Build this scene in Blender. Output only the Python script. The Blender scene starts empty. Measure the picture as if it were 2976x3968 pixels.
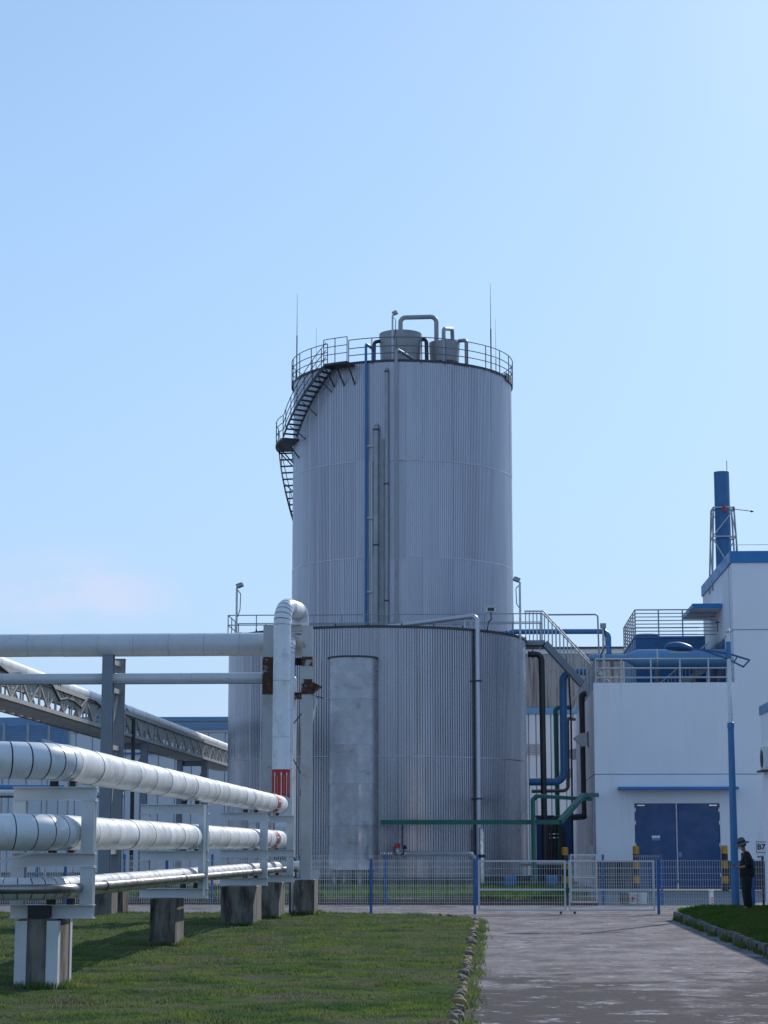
import bpy, bmesh, math, random
import numpy as np
from mathutils import Vector, Matrix
random.seed(7); np.random.seed(7)
R = math.radians
SC = bpy.context.scene
COL = SC.collection

# ------------------------------------------------------------------ camera
F = 7800.0; CW, CH = 2976.0, 3968.0
PITCH = math.atan(1294 / F); YAW = R(3.02); EYE = 1.75
cd = bpy.data.cameras.new('camera'); cam = bpy.data.objects.new('camera', cd); COL.objects.link(cam)
cam.location = (0, 0, EYE); cam.rotation_euler = (math.pi / 2 + PITCH, 0, YAW)
cd.sensor_fit = 'VERTICAL'; cd.sensor_height = 24.0; cd.lens = 24.0 * F / CH
cd.clip_start = 0.5; cd.clip_end = 5000
SC.camera = cam

# ------------------------------------------------------------------ light
SUN_EL, SUN_AZ = R(31), R(22)          # azimuth from +Y towards +X
w = bpy.data.worlds.new('World'); SC.world = w; w.use_nodes = True
nt = w.node_tree; nt.nodes.clear()
out = nt.nodes.new('ShaderNodeOutputWorld'); bg = nt.nodes.new('ShaderNodeBackground')
sky = nt.nodes.new('ShaderNodeTexSky'); sky.sky_type = 'NISHITA'; sky.sun_disc = False
sky.sun_elevation = SUN_EL; sky.sun_rotation = SUN_AZ
sky.air_density = 1.5; sky.dust_density = 0.45; sky.ozone_density = 6.0; sky.altitude = 50
bg.inputs['Strength'].default_value = 0.125
# a pale haze belt that thickens towards the horizon all round, and faint low cloud banks in it
def wn(t, **kw):
    x = nt.nodes.new(t)
    for k, v_ in kw.items(): setattr(x, k, v_)
    return x
tc_ = wn('ShaderNodeTexCoord'); sep = wn('ShaderNodeSeparateXYZ'); nt.links.new(tc_.outputs['Generated'], sep.inputs[0])
hz_ = wn('ShaderNodeMapRange', interpolation_type='SMOOTHSTEP'); hz_.inputs[1].default_value = -0.02; hz_.inputs[2].default_value = 0.45; hz_.inputs[3].default_value = 0.85; hz_.inputs[4].default_value = 0.36
nt.links.new(sep.outputs[2], hz_.inputs[0])
mh = wn('ShaderNodeMix', data_type='RGBA'); nt.links.new(hz_.outputs[0], mh.inputs[0]); nt.links.new(sky.outputs[0], mh.inputs[6]); mh.inputs[7].default_value = (3.3, 4.9, 7.5, 1)
mp_ = wn('ShaderNodeMapping'); mp_.inputs['Scale'].default_value = (1, 1, 2.2); mp_.inputs['Location'].default_value = (0.35, 0.0, 0.15); nt.links.new(tc_.outputs['Generated'], mp_.inputs[0])
nz_ = wn('ShaderNodeTexNoise'); nz_.inputs['Scale'].default_value = 14.0; nz_.inputs['Detail'].default_value = 6; nz_.inputs['Roughness'].default_value = 0.5; nt.links.new(mp_.outputs[0], nz_.inputs['Vector'])
cr_ = wn('ShaderNodeMapRange', interpolation_type='SMOOTHSTEP'); cr_.inputs[1].default_value = 0.40; cr_.inputs[2].default_value = 0.64; nt.links.new(nz_.outputs['Fac'], cr_.inputs[0])
dv = wn('ShaderNodeVectorMath', operation='DISTANCE'); sq = wn('ShaderNodeMapping'); sq.inputs['Scale'].default_value = (1, 1, 2.1); nt.links.new(tc_.outputs['Generated'], sq.inputs[0]); nt.links.new(sq.outputs[0], dv.inputs[0])
CDIR = Vector((-0.205, 0.97, 0.118)).normalized(); dv.inputs[1].default_value = (CDIR.x, CDIR.y, CDIR.z * 2.1)
cb_m = wn('ShaderNodeMapRange', interpolation_type='SMOOTHSTEP'); cb_m.inputs[1].default_value = 0.07; cb_m.inputs[2].default_value = 0.02; nt.links.new(dv.outputs['Value'], cb_m.inputs[0])
mm_ = wn('ShaderNodeMath', operation='MULTIPLY'); nt.links.new(cr_.outputs[0], mm_.inputs[0]); nt.links.new(cb_m.outputs[0], mm_.inputs[1])
mc = wn('ShaderNodeMix', data_type='RGBA'); nt.links.new(mm_.outputs[0], mc.inputs[0]); nt.links.new(mh.outputs[2], mc.inputs[6]); mc.inputs[7].default_value = (4.7, 5.6, 7.4, 1)
nt.links.new(mc.outputs[2], bg.inputs[0]); nt.links.new(bg.outputs[0], out.inputs[0])
ld = bpy.data.lights.new('sun', 'SUN'); ld.energy = 3.2; ld.angle = R(0.53); ld.color = (1.0, 0.95, 0.88)
sun = bpy.data.objects.new('sun', ld); COL.objects.link(sun)
sdir = Vector((math.sin(SUN_AZ) * math.cos(SUN_EL), math.cos(SUN_AZ) * math.cos(SUN_EL), math.sin(SUN_EL)))
sun.rotation_euler = sdir.to_track_quat('Z', 'Y').to_euler(); sun.location = sdir * 200
vs = SC.view_settings; vs.view_transform = 'Standard'; vs.look = 'None'; vs.gamma = 1.0; vs.exposure = 0.08
vs.use_curve_mapping = False

# ------------------------------------------------------------------ photo pixel -> direction; the distance always comes from what a thing touches
def ray(px, py):
    a = (px - CW / 2) / F; b = (CH / 2 - py) / F
    y = math.cos(PITCH) - b * math.sin(PITCH); z = math.sin(PITCH) + b * math.cos(PITCH)
    return (a * math.cos(YAW) - y * math.sin(YAW), a * math.sin(YAW) + y * math.cos(YAW), z)
def aty(px, py, y):
    d = ray(px, py); t = y / d[1]; return Vector((t * d[0], y, EYE + t * d[2]))
def gnd(px, py, z=0.0):
    d = ray(px, py); t = (z - EYE) / d[2]; return Vector((t * d[0], t * d[1], z))
def X(px, y, py=3000): return aty(px, py, y).x
def Z(py, y, px=1488): return aty(px, py, y).z

# ------------------------------------------------------------------ objects
WL = {}
def thing(name, label, cat, loc=(0, 0, 0), group=None):
    o = bpy.data.objects.new(name, None); COL.objects.link(o); o.location = loc
    o.empty_display_size = 0.2
    o['label'] = label; o['category'] = cat
    if group: o['group'] = group
    WL[o.name] = Vector(loc); return o
def tag(o, label, cat, group=None):
    o['label'] = label; o['category'] = cat
    if group: o['group'] = group
    return o
def struct_root(name, loc=(0, 0, 0)):
    o = bpy.data.objects.new(name, None); COL.objects.link(o); o.location = loc; o['kind'] = 'structure'
    WL[o.name] = Vector(loc); return o
def link(name, me, parent=None, loc=None, rot=None, scale=None):
    o = bpy.data.objects.new(name, me); COL.objects.link(o)
    if parent is not None: o.parent = parent
    if loc is not None: o.location = loc
    if rot is not None: o.rotation_euler = rot
    if scale is not None: o.scale = scale
    return o

class MB:
    def __init__(s): s.v = []; s.f = []; s.sm = []
    def add(s, vs_, fs, smooth=False):
        n = len(s.v); s.v += [tuple(p) for p in vs_]
        for f in fs: s.f.append(tuple(n + i for i in f)); s.sm.append(smooth)
        return s
    def box(s, x0, x1, y0, y1, z0, z1):
        v = [(x, y, z) for z in (z0, z1) for y in (y0, y1) for x in (x0, x1)]
        return s.add(v, [(0, 2, 3, 1), (4, 5, 7, 6), (0, 1, 5, 4), (2, 6, 7, 3), (0, 4, 6, 2), (1, 3, 7, 5)])
    def beam(s, p, q, wd, h, up=(0, 0, 1)):
        p = Vector(p); q = Vector(q); d = (q - p).normalized(); up = Vector(up)
        if abs(d.dot(up)) > 0.99: up = Vector((0, 1, 0))
        r = d.cross(up).normalized(); u = r.cross(d).normalized()
        v = [c + r * (a * wd / 2) + u * (b * h / 2) for c in (p, q) for b in (-1, 1) for a in (-1, 1)]
        return s.add(v, [(0, 1, 3, 2), (4, 6, 7, 5), (0, 4, 5, 1), (2, 3, 7, 6), (0, 2, 6, 4), (1, 5, 7, 3)])
    def hbeam(s, p, q, wd, h, up=(0, 0, 1), t=0.012):
        """H-section: two flanges of width wd, h apart along 'up', and a web"""
        p = Vector(p); q = Vector(q); d = (q - p).normalized(); up = Vector(up)
        r = d.cross(up).normalized(); u = r.cross(d).normalized()
        s.beam(p + u * (h / 2 - t / 2), q + u * (h / 2 - t / 2), wd, t, u)
        s.beam(p - u * (h / 2 - t / 2), q - u * (h / 2 - t / 2), wd, t, u)
        return s.beam(p, q, t, h - 2 * t - 0.002, u)
    def tube(s, pts, r, n=12, caps=True, rr=None, tans=None):
        pts = [Vector(p) for p in pts]; m = len(pts)
        rs = rr or [r] * m; rings = []; ref = None
        for i, p in enumerate(pts):
            if tans: t = Vector(tans[i])
            elif i == 0: t = pts[1] - p
            elif i == m - 1: t = p - pts[i - 1]
            else: t = (p - pts[i - 1]).normalized() + (pts[i + 1] - p).normalized()
            t.normalize()
            if ref is None:
                ref = Vector((0, 0, 1)) if abs(t.z) < 0.9 else Vector((1, 0, 0))
            a = (ref - t * ref.dot(t)).normalized(); ref = a; b = t.cross(a)
            rings.append([p + (a * math.cos(2 * math.pi * k / n) + b * math.sin(2 * math.pi * k / n)) * rs[i] for k in range(n)])
        v = [q for g in rings for q in g]; f = []
        for i in range(m - 1):
            for k in range(n):
                f.append((i * n + k, i * n + (k + 1) % n, (i + 1) * n + (k + 1) % n, (i + 1) * n + k))
        s.add(v, f, n > 6)
        if caps:
            s.add(rings[0], [tuple(range(n - 1, -1, -1))]); s.add(rings[-1], [tuple(range(n))])
        return s
    def lathe(s, prof, cx=0, cy=0, n=32, smooth=True, a0=0, a1=2 * math.pi):
        full = abs(a1 - a0 - 2 * math.pi) < 1e-6; m = n if full else n + 1
        v = []
        for (r, z) in prof:
            for k in range(m):
                a = a0 + (a1 - a0) * k / n; v.append((cx + r * math.cos(a), cy + r * math.sin(a), z))
        f = []
        for i in range(len(prof) - 1):
            for k in range(n):
                k2 = (k + 1) % m if full else k + 1
                f.append((i * m + k, i * m + k2, (i + 1) * m + k2, (i + 1) * m + k))
        return s.add(v, f, smooth)
    def prism(s, poly, axis, a0, a1):
        """poly: 2-D points; extruded along axis 'x','y' or 'z' from a0 to a1"""
        def P(p, a): return {'x': (a, p[0], p[1]), 'y': (p[0], a, p[1]), 'z': (p[0], p[1], a)}[axis]
        n = len(poly); v = [P(p, a0) for p in poly] + [P(p, a1) for p in poly]
        return s.add(v, [tuple(range(n - 1, -1, -1)), tuple(range(n, 2 * n))] + [(i, (i + 1) % n, n + (i + 1) % n, n + i) for i in range(n)])
    def ball(s, c, r, n=12, sz=1.0):
        prof = [(max(1e-4, r * math.sin(math.pi * i / 8)), c[2] - sz * r * math.cos(math.pi * i / 8)) for i in range(9)]
        return s.lathe(prof, c[0], c[1], n)
    def mesh(s, name, mat, off=(0, 0, 0)):
        me = bpy.data.meshes.new(name)
        me.from_pydata([(a - off[0], b - off[1], c - off[2]) for a, b, c in s.v], [], s.f)
        me.polygons.foreach_set('use_smooth', s.sm)
        bm = bmesh.new(); bm.from_mesh(me)
        bmesh.ops.remove_doubles(bm, verts=bm.verts, dist=1e-5)
        bmesh.ops.recalc_face_normals(bm, faces=bm.faces); bm.to_mesh(me); bm.free()
        if any(s.sm):
            try: me.set_sharp_from_angle(angle=R(40))
            except Exception: pass
        if mat: me.materials.append(mat)
        return me
    def build(s, name, mat, parent=None, base=None):
        """base: origin of a top-level mesh"""
        if parent is None: off = Vector(base) if base is not None else Vector((0, 0, 0))
        else: off = WL[parent.name]
        o = link(name, s.mesh(name, mat, off), parent)
        if parent is None: o.location = off
        WL[o.name] = off if parent is None else WL[parent.name]
        return o

def rounded(pts, rad, step=12):
    """polyline with arcs at its inner corners"""
    pts = [Vector(p) for p in pts]; outp = [pts[0]]
    for i in range(1, len(pts) - 1):
        p, q, r_ = pts[i - 1], pts[i], pts[i + 1]
        a = (p - q).normalized(); b = (r_ - q).normalized(); ang = a.angle(b)
        if ang > math.pi - 0.02: outp.append(q); continue
        t = min(rad / math.tan(ang / 2), (p - q).length * 0.49, (r_ - q).length * 0.49); rr = t * math.tan(ang / 2)
        c = q + (a + b).normalized() * (rr / math.sin(ang / 2))
        s0 = q + a * t - c; s1 = q + b * t - c; tot = s0.angle(s1); n = max(2, int(math.degrees(tot) / step))
        ax = s0.cross(s1).normalized()
        for k in range(n + 1): outp.append(c + Matrix.Rotation(tot * k / n, 3, ax) @ s0)
    outp.append(pts[-1]); return outp

# ------------------------------------------------------------------ materials
def col4(c): return (c[0], c[1], c[2], 1)
def newmat(name):
    m = bpy.data.materials.new(name); m.use_nodes = True; n = m.node_tree; n.nodes.clear()
    o = n.nodes.new('ShaderNodeOutputMaterial'); b = n.nodes.new('ShaderNodeBsdfPrincipled'); n.links.new(b.outputs[0], o.inputs[0])
    return m, n, b
def coords(n, scale=(1, 1, 1), rnd=False, world=False):
    mp = n.nodes.new('ShaderNodeMapping'); mp.inputs['Scale'].default_value = scale
    if world:
        g = n.nodes.new('ShaderNodeNewGeometry'); n.links.new(g.outputs['Position'], mp.inputs[0])
    else:
        tc = n.nodes.new('ShaderNodeTexCoord'); n.links.new(tc.outputs['Object'], mp.inputs[0])
        if rnd:
            oi = n.nodes.new('ShaderNodeObjectInfo'); mu = n.nodes.new('ShaderNodeMath'); mu.operation = 'MULTIPLY'; mu.inputs[1].default_value = 57.0
            n.links.new(oi.outputs['Random'], mu.inputs[0])
            cb = n.nodes.new('ShaderNodeCombineXYZ'); n.links.new(mu.outputs[0], cb.inputs[0]); n.links.new(mu.outputs[0], cb.inputs[1]); n.links.new(mu.outputs[0], cb.inputs[2])
            n.links.new(cb.outputs[0], mp.inputs['Location'])
    return mp.outputs[0]
def noise(n, vec, scale, detail=5, rough=0.6):
    t = n.nodes.new('ShaderNodeTexNoise'); t.inputs['Scale'].default_value = scale; t.inputs['Detail'].default_value = detail; t.inputs['Roughness'].default_value = rough
    n.links.new(vec, t.inputs['Vector']); return t.outputs['Fac']
def ramp(n, fac, lo, hi, c0=(0, 0, 0), c1=(1, 1, 1)):
    r = n.nodes.new('ShaderNodeValToRGB'); e = r.color_ramp.elements
    e[0].position = lo; e[1].position = hi; e[0].color = col4(c0); e[1].color = col4(c1)
    n.links.new(fac, r.inputs[0]); return r.outputs[0]
def mix(n, fac, a, b, mode='MIX'):
    m = n.nodes.new('ShaderNodeMix'); m.data_type = 'RGBA'; m.blend_type = mode
    for sock, val in ((m.inputs[0], fac), (m.inputs[6], a), (m.inputs[7], b)):
        if isinstance(val, (int, float)): sock.default_value = val
        elif isinstance(val, tuple): sock.default_value = col4(val)
        else: n.links.new(val, sock)
    return m.outputs[2]
def bump(n, b, h, strength=0.3, dist=0.02):
    k = n.nodes.new('ShaderNodeBump'); k.inputs['Strength'].default_value = strength; k.inputs['Distance'].default_value = dist
    n.links.new(h, k.inputs['Height']); n.links.new(k.outputs[0], b.inputs['Normal'])
def mat(name, c, rough=0.5, metal=0.0, var=0.12, vscale=2.0, stretch=(1, 1, 1), dirt=None, dirt2=None, bmp=0.0, bscale=30, objvar=0.0, spec=None, world=False, rvar=0.12):
    """c: base colour; dirt/dirt2: (colour, noise scale, lo, hi, stretch)"""
    m, n, b = newmat(name)
    v = coords(n, stretch, rnd=True, world=world)
    nz = noise(n, v, vscale)
    dk = tuple(x * (1 - var) for x in c); lt = tuple(min(1, x * (1 + var)) for x in c)
    cc = ramp(n, nz, 0.3, 0.7, dk, lt)
    if objvar:
        oi = n.nodes.new('ShaderNodeObjectInfo')
        k = ramp(n, oi.outputs['Random'], 0, 1, (1 - objvar,) * 3, (1 + objvar,) * 3)
        cc = mix(n, 1.0, cc, k, 'MULTIPLY')
    rg = None
    for d in (dirt, dirt2):
        if d:
            dc, ds, lo, hi = d[:4]; st = d[4] if len(d) > 4 else (1, 1, 1)
            f = ramp(n, noise(n, coords(n, st, rnd=True, world=world), ds, 7, 0.65), lo, hi)
            cc = mix(n, f, cc, dc); rg = f
    n.links.new(cc, b.inputs['Base Color'])
    r_ = ramp(n, noise(n, coords(n, stretch, rnd=True, world=world), vscale * 2.3), 0.3, 0.7, (max(0.03, rough - rvar),) * 3, (min(1, rough + rvar),) * 3)
    n.links.new(r_, b.inputs['Roughness'])
    b.inputs['Metallic'].default_value = metal
    if spec is not None: b.inputs['Specular IOR Level'].default_value = spec
    if bmp: bump(n, b, noise(n, coords(n, (1, 1, 1), rnd=True, world=world), bscale, 4), bmp)
    return m

GRIME = (0.16, 0.13, 0.10); RUST = (0.16, 0.055, 0.025); RUSTD = (0.07, 0.03, 0.02)
M = {}
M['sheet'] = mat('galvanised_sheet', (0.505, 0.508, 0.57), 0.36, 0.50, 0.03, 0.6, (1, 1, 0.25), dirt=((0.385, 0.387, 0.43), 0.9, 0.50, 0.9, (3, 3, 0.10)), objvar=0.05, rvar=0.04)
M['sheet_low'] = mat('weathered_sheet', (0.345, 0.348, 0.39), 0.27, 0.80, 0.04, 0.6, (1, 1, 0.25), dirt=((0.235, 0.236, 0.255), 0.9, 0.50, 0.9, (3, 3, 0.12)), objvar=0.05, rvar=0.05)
M['vessel'] = mat('stained_sheet', (0.355, 0.355, 0.385), 0.32, 0.65, 0.05, 1.2, dirt=((0.22, 0.215, 0.22), 1.5, 0.54, 0.74, (1, 1, 1.8)), dirt2=((0.12, 0.115, 0.12), 3.0, 0.66, 0.72, (0.35, 0.35, 2.6)))
M['core'] = mat('dark_joint', (0.05, 0.05, 0.055), 0.8)
M['jacket'] = mat('white_pipe_jacket', (0.72, 0.74, 0.76), 0.36, 0.0, 0.06, 1.5, dirt=((0.42, 0.38, 0.33), 2.2, 0.52, 0.85), dirt2=((0.22, 0.10, 0.05), 4.5, 0.66, 0.76), spec=0.6, objvar=0.05)
M['jacket_grey'] = mat('grey_pipe_jacket', (0.56, 0.58, 0.60), 0.30, 0.0, 0.06, 1.5, dirt=((0.30, 0.30, 0.30), 1.8, 0.6, 0.95))
M['frame'] = mat('pale_grey_paint', (0.60, 0.62, 0.64), 0.5, 0, 0.07, 2.5, dirt=((0.30, 0.28, 0.26), 3.0, 0.62, 0.9), dirt2=(RUST, 6.0, 0.72, 0.80))
M['column'] = mat('blue_grey_paint', (0.20, 0.23, 0.27), 0.5, 0, 0.08, 2, dirt=((0.13, 0.13, 0.13), 3.0, 0.62, 0.9))
M['rusty'] = mat('white_paint_with_rust', (0.48, 0.49, 0.50), 0.6, 0, 0.08, 2, dirt=((0.30, 0.26, 0.22), 1.6, 0.55, 0.8), dirt2=(RUST, 2.6, 0.62, 0.70), bmp=0.2)
M['rust'] = mat('flaking_rust', (0.075, 0.035, 0.022), 0.85, 0, 0.45, 5, dirt=((0.42, 0.41, 0.40), 3.2, 0.52, 0.58), dirt2=((0.19, 0.06, 0.025), 6.0, 0.58, 0.66), bmp=0.5)
M['concrete'] = mat('stained_concrete', (0.20, 0.18, 0.155), 0.9, 0, 0.2, 3, dirt=((0.025, 0.023, 0.02), 2.0, 0.42, 0.64, (2.5, 2.5, 0.5)), dirt2=((0.45, 0.44, 0.41), 5, 0.66, 0.75), bmp=0.3, objvar=0.12)
M['truss'] = mat('beige_grey_paint', (0.40, 0.39, 0.36), 0.5, 0, 0.08, 1.5, dirt=((0.2, 0.18, 0.16), 2.5, 0.6, 0.9))
M['dark'] = mat('dark_steel', (0.045, 0.05, 0.06), 0.5, 0.2, 0.15, 3)
M['rail'] = mat('grey_railing', (0.30, 0.32, 0.35), 0.45, 0.3, 0.1, 3)
M['rail_dk'] = mat('dark_railing', (0.10, 0.11, 0.13), 0.45, 0.3, 0.1, 3)
M['rail_lt'] = mat('light_railing', (0.50, 0.52, 0.54), 0.4, 0.3, 0.1, 3)
M['black'] = mat('black_pipe', (0.018, 0.018, 0.02), 0.45, 0, 0.15, 3)
M['blue'] = mat('blue_paint', (0.03, 0.15, 0.34), 0.45, 0, 0.10, 2, dirt=((0.03, 0.08, 0.18), 2.0, 0.6, 0.9))
M['blue_pipe'] = mat('pipe_blue_paint', (0.045, 0.175, 0.38), 0.42, 0, 0.08, 2)
M['blue_lt'] = mat('duct_blue_paint', (0.12, 0.27, 0.46), 0.4, 0, 0.08, 1.5, dirt=((0.07, 0.15, 0.26), 1.5, 0.6, 0.9))
M['door'] = mat('navy_door', (0.010, 0.066, 0.20), 0.38, 0, 0.10, 1.0)
M['trim'] = mat('blue_trim', (0.025, 0.19, 0.46), 0.5, 0, 0.08, 1.0)
M['green'] = mat('green_paint', (0.008, 0.12, 0.09), 0.5, 0, 0.12, 2, dirt=((0.02, 0.08, 0.06), 2, 0.6, 0.9))
M['wall'] = mat('white_render', (0.835, 0.835, 0.875), 0.9, 0, 0.035, 0.35, (1, 1, 1), dirt=((0.72, 0.69, 0.73), 0.5, 0.55, 0.9, (2, 2, 0.35)), dirt2=((0.62, 0.595, 0.61), 1.6, 0.60, 0.85, (2.5, 2.5, 0.10)), bmp=0.08, bscale=12)
M['plinth'] = mat('grey_plinth', (0.05, 0.052, 0.058), 0.8)
M['panel'] = mat('pale_cladding', (0.58, 0.62, 0.66), 0.55, 0, 0.05, 0.6, (1, 1, 0.3), objvar=0.04)
M['rusty_clad'] = mat('rusty_cladding', (0.42, 0.41, 0.41), 0.7, 0, 0.1, 0.8, (2, 2, 0.2), dirt=((0.15, 0.085, 0.055), 1.1, 0.49, 0.66, (3, 3, 0.22)), dirt2=((0.03, 0.03, 0.03), 3.0, 0.68, 0.72))
M['chrome'] = mat('bare_steel_pipe', (0.55, 0.54, 0.53), 0.22, 1.0, 0.10, 3, dirt=((0.25, 0.22, 0.2), 2, 0.55, 0.9))
M['steel_dull'] = mat('dull_steel_pipe', (0.36, 0.34, 0.33), 0.36, 0.85, 0.12, 3, dirt=((0.18, 0.15, 0.13), 2, 0.45, 0.75))
M['greypipe'] = mat('grey_pipe', (0.33, 0.34, 0.36), 0.42, 0.35, 0.10, 2, dirt=((0.2, 0.19, 0.18), 2.5, 0.6, 0.9))
M['tower_pipe'] = mat('dusty_grey_pipe', (0.34, 0.35, 0.37), 0.5, 0.3, 0.1, 1.5, dirt=((0.2, 0.2, 0.2), 1.0, 0.6, 0.9))
M['brown'] = mat('brown_pipe', (0.16, 0.12, 0.10), 0.45, 0.4, 0.2, 2)
M['wire'] = mat('white_fence_wire', (0.60, 0.61, 0.62), 0.4, 0.2, 0.05, 3)
M['post_blue'] = mat('fence_post_blue', (0.03, 0.12, 0.34), 0.45, 0, 0.1, 2)
M['yellow'] = mat('yellow_paint', (0.55, 0.26, 0.02), 0.6, 0, 0.12, 5)
M['red'] = mat('red_paint', (0.45, 0.02, 0.03), 0.5, 0, 0.08, 3)
M['whitep'] = mat('white_paint', (0.84, 0.84, 0.84), 0.35, 0, 0.05, 3)
M['gold'] = mat('yellow_lettering', (0.6, 0.35, 0.05), 0.5)
M['tin'] = mat('vessel_grey', (0.30, 0.30, 0.31), 0.48, 0.3, 0.08, 1.0, (1, 1, 1), dirt=((0.42, 0.41, 0.40), 1.2, 0.62, 0.85))
M['acwhite'] = mat('appliance_white', (0.70, 0.71, 0.70), 0.5, 0, 0.05, 2)
M['kerb'] = mat('kerb_concrete', (0.17, 0.16, 0.145), 0.9, 0, 0.2, 3, dirt=((0.06, 0.055, 0.05), 2.5, 0.40, 0.62), bmp=0.3, objvar=0.2)
M['cloth'] = mat('black_cloth', (0.012, 0.012, 0.014), 0.9, 0, 0.2, 12, bmp=0.3, bscale=40)
M['hat'] = mat('grey_hat_cloth', (0.10, 0.10, 0.11), 0.9, 0, 0.15, 15)
M['skin'] = mat('skin', (0.30, 0.17, 0.12), 0.55, 0, 0.05, 8)
M['mask'] = mat('pale_mask', (0.62, 0.68, 0.68), 0.8)
M['bucket'] = mat('bucket_white', (0.62, 0.63, 0.65), 0.5, 0, 0.08, 4)
M['soil'] = mat('soil', (0.12, 0.085, 0.06), 0.95, 0, 0.3, 4, bmp=0.5)
M['lamp_blue'] = mat('lamp_blue_paint', (0.018, 0.085, 0.22), 0.4, 0, 0.08, 2)
M['lamp_white'] = mat('lamp_pole_grey_white', (0.60, 0.64, 0.65), 0.35, 0.2, 0.06, 2)
M['glass'] = mat('lamp_glass', (0.55, 0.58, 0.6), 0.1, 0, 0.02, 2)

def ground_mats():
    # concrete paving with stains
    m, n, b = newmat('concrete_paving')
    v = coords(n, (0.8, 0.45, 1), world=True)
    c = ramp(n, noise(n, v, 1.3, 10, 0.68), 0.40, 0.60, (0.102, 0.092, 0.104), (0.225, 0.205, 0.215))
    # darker towards the near end of the drive, with a ragged border
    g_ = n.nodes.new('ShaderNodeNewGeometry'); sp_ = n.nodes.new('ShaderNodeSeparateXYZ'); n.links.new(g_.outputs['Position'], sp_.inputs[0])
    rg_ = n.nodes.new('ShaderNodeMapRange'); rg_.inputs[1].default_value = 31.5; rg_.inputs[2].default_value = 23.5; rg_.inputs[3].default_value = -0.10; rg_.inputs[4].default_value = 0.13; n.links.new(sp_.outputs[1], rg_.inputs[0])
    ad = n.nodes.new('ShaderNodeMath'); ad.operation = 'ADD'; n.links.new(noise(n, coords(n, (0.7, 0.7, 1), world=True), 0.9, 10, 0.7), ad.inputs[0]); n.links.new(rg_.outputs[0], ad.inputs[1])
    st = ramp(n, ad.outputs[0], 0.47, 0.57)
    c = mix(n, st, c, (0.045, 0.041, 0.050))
    wt = ramp(n, noise(n, coords(n, (0.9, 0.8, 1), world=True), 1.5, 11, 0.8), 0.55, 0.60)
    c = mix(n, wt, c, (0.32, 0.305, 0.32))
    br = ramp(n, noise(n, coords(n, (0.35, 0.5, 1), world=True), 1.0, 6), 0.58, 0.72)
    c = mix(n, br, c, (0.22, 0.185, 0.165))
    sp = ramp(n, noise(n, coords(n, (1, 1, 1), world=True), 9.0, 9, 0.75), 0.38, 0.62, (0.66,) * 3, (1.28,) * 3)
    c = mix(n, 1.0, c, sp, 'MULTIPLY')
    n.links.new(c, b.inputs['Base Color']); b.inputs['Roughness'].default_value = 0.9; b.inputs['Specular IOR Level'].default_value = 0.12
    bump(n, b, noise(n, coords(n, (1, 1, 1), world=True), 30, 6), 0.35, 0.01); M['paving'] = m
    m, n, b = newmat('yard_asphalt')
    c = ramp(n, noise(n, coords(n, (1, 1, 1), world=True), 0.7, 8), 0.3, 0.7, (0.16, 0.16, 0.165), (0.25, 0.25, 0.25))
    n.links.new(c, b.inputs['Base Color']); b.inputs['Roughness'].default_value = 0.9; b.inputs['Specular IOR Level'].default_value = 0.12; M['asphalt'] = m
    for nm, lo, hi, dry in (('lawn_turf', (0.052, 0.075, 0.040), (0.085, 0.110, 0.050), (0.110, 0.100, 0.078)), ('grass_blades', (0.070, 0.132, 0.058), (0.185, 0.245, 0.060), (0.190, 0.185, 0.125)), ('wild_grass', (0.05, 0.11, 0.015), (0.10, 0.19, 0.03), (0.14, 0.15, 0.05))):
        m, n, b = newmat(nm)
        c = ramp(n, noise(n, coords(n, (0.7, 1.2, 1), world=True), 1.3, 9, 0.7), 0.40, 0.60, lo, hi)
        d = ramp(n, noise(n, coords(n, (0.7, 1.0, 1), world=True), 0.8, 9, 0.72), 0.48, 0.62)
        c = mix(n, d, c, dry)
        n.links.new(c, b.inputs['Base Color']); b.inputs['Roughness'].default_value = 1.0 if nm == 'lawn_turf' else 0.75; b.inputs['Specular IOR Level'].default_value = 0.0 if nm == 'lawn_turf' else 0.15
        if nm != 'lawn_turf':
            tl = n.nodes.new('ShaderNodeBsdfTranslucent'); n.links.new(c, tl.inputs[0]); ms = n.nodes.new('ShaderNodeMixShader'); ms.inputs[0].default_value = 0.45
            o_ = [x for x in n.nodes if x.type == 'OUTPUT_MATERIAL'][0]; n.links.new(b.outputs[0], ms.inputs[1]); n.links.new(tl.outputs[0], ms.inputs[2]); n.links.new(ms.outputs[0], o_.inputs[0])
        M[nm] = m
    m, n, b = newmat('edging_stone')
    oi = n.nodes.new('ShaderNodeObjectInfo')
    r_ = n.nodes.new('ShaderNodeValToRGB'); r_.color_ramp.interpolation = 'CONSTANT'
    e = r_.color_ramp.elements; e[0].color = col4((0.12, 0.105, 0.09)); e[1].position = 0.55; e[1].color = col4((0.30, 0.20, 0.07))
    x = e.new(0.74); x.color = col4((0.18, 0.145, 0.10)); x = e.new(0.86); x.color = col4((0.10, 0.095, 0.09))
    n.links.new(oi.outputs['Random'], r_.inputs[0])
    c = mix(n, ramp(n, noise(n, coords(n, rnd=True), 9, 6), 0.45, 0.7), r_.outputs[0], (0.10, 0.09, 0.07))
    n.links.new(c, b.inputs['Base Color']); b.inputs['Roughness'].default_value = 0.85; bump(n, b, noise(n, coords(n, rnd=True), 18, 5), 0.5, 0.01); M['stone'] = m
ground_mats()
#PART2

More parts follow.
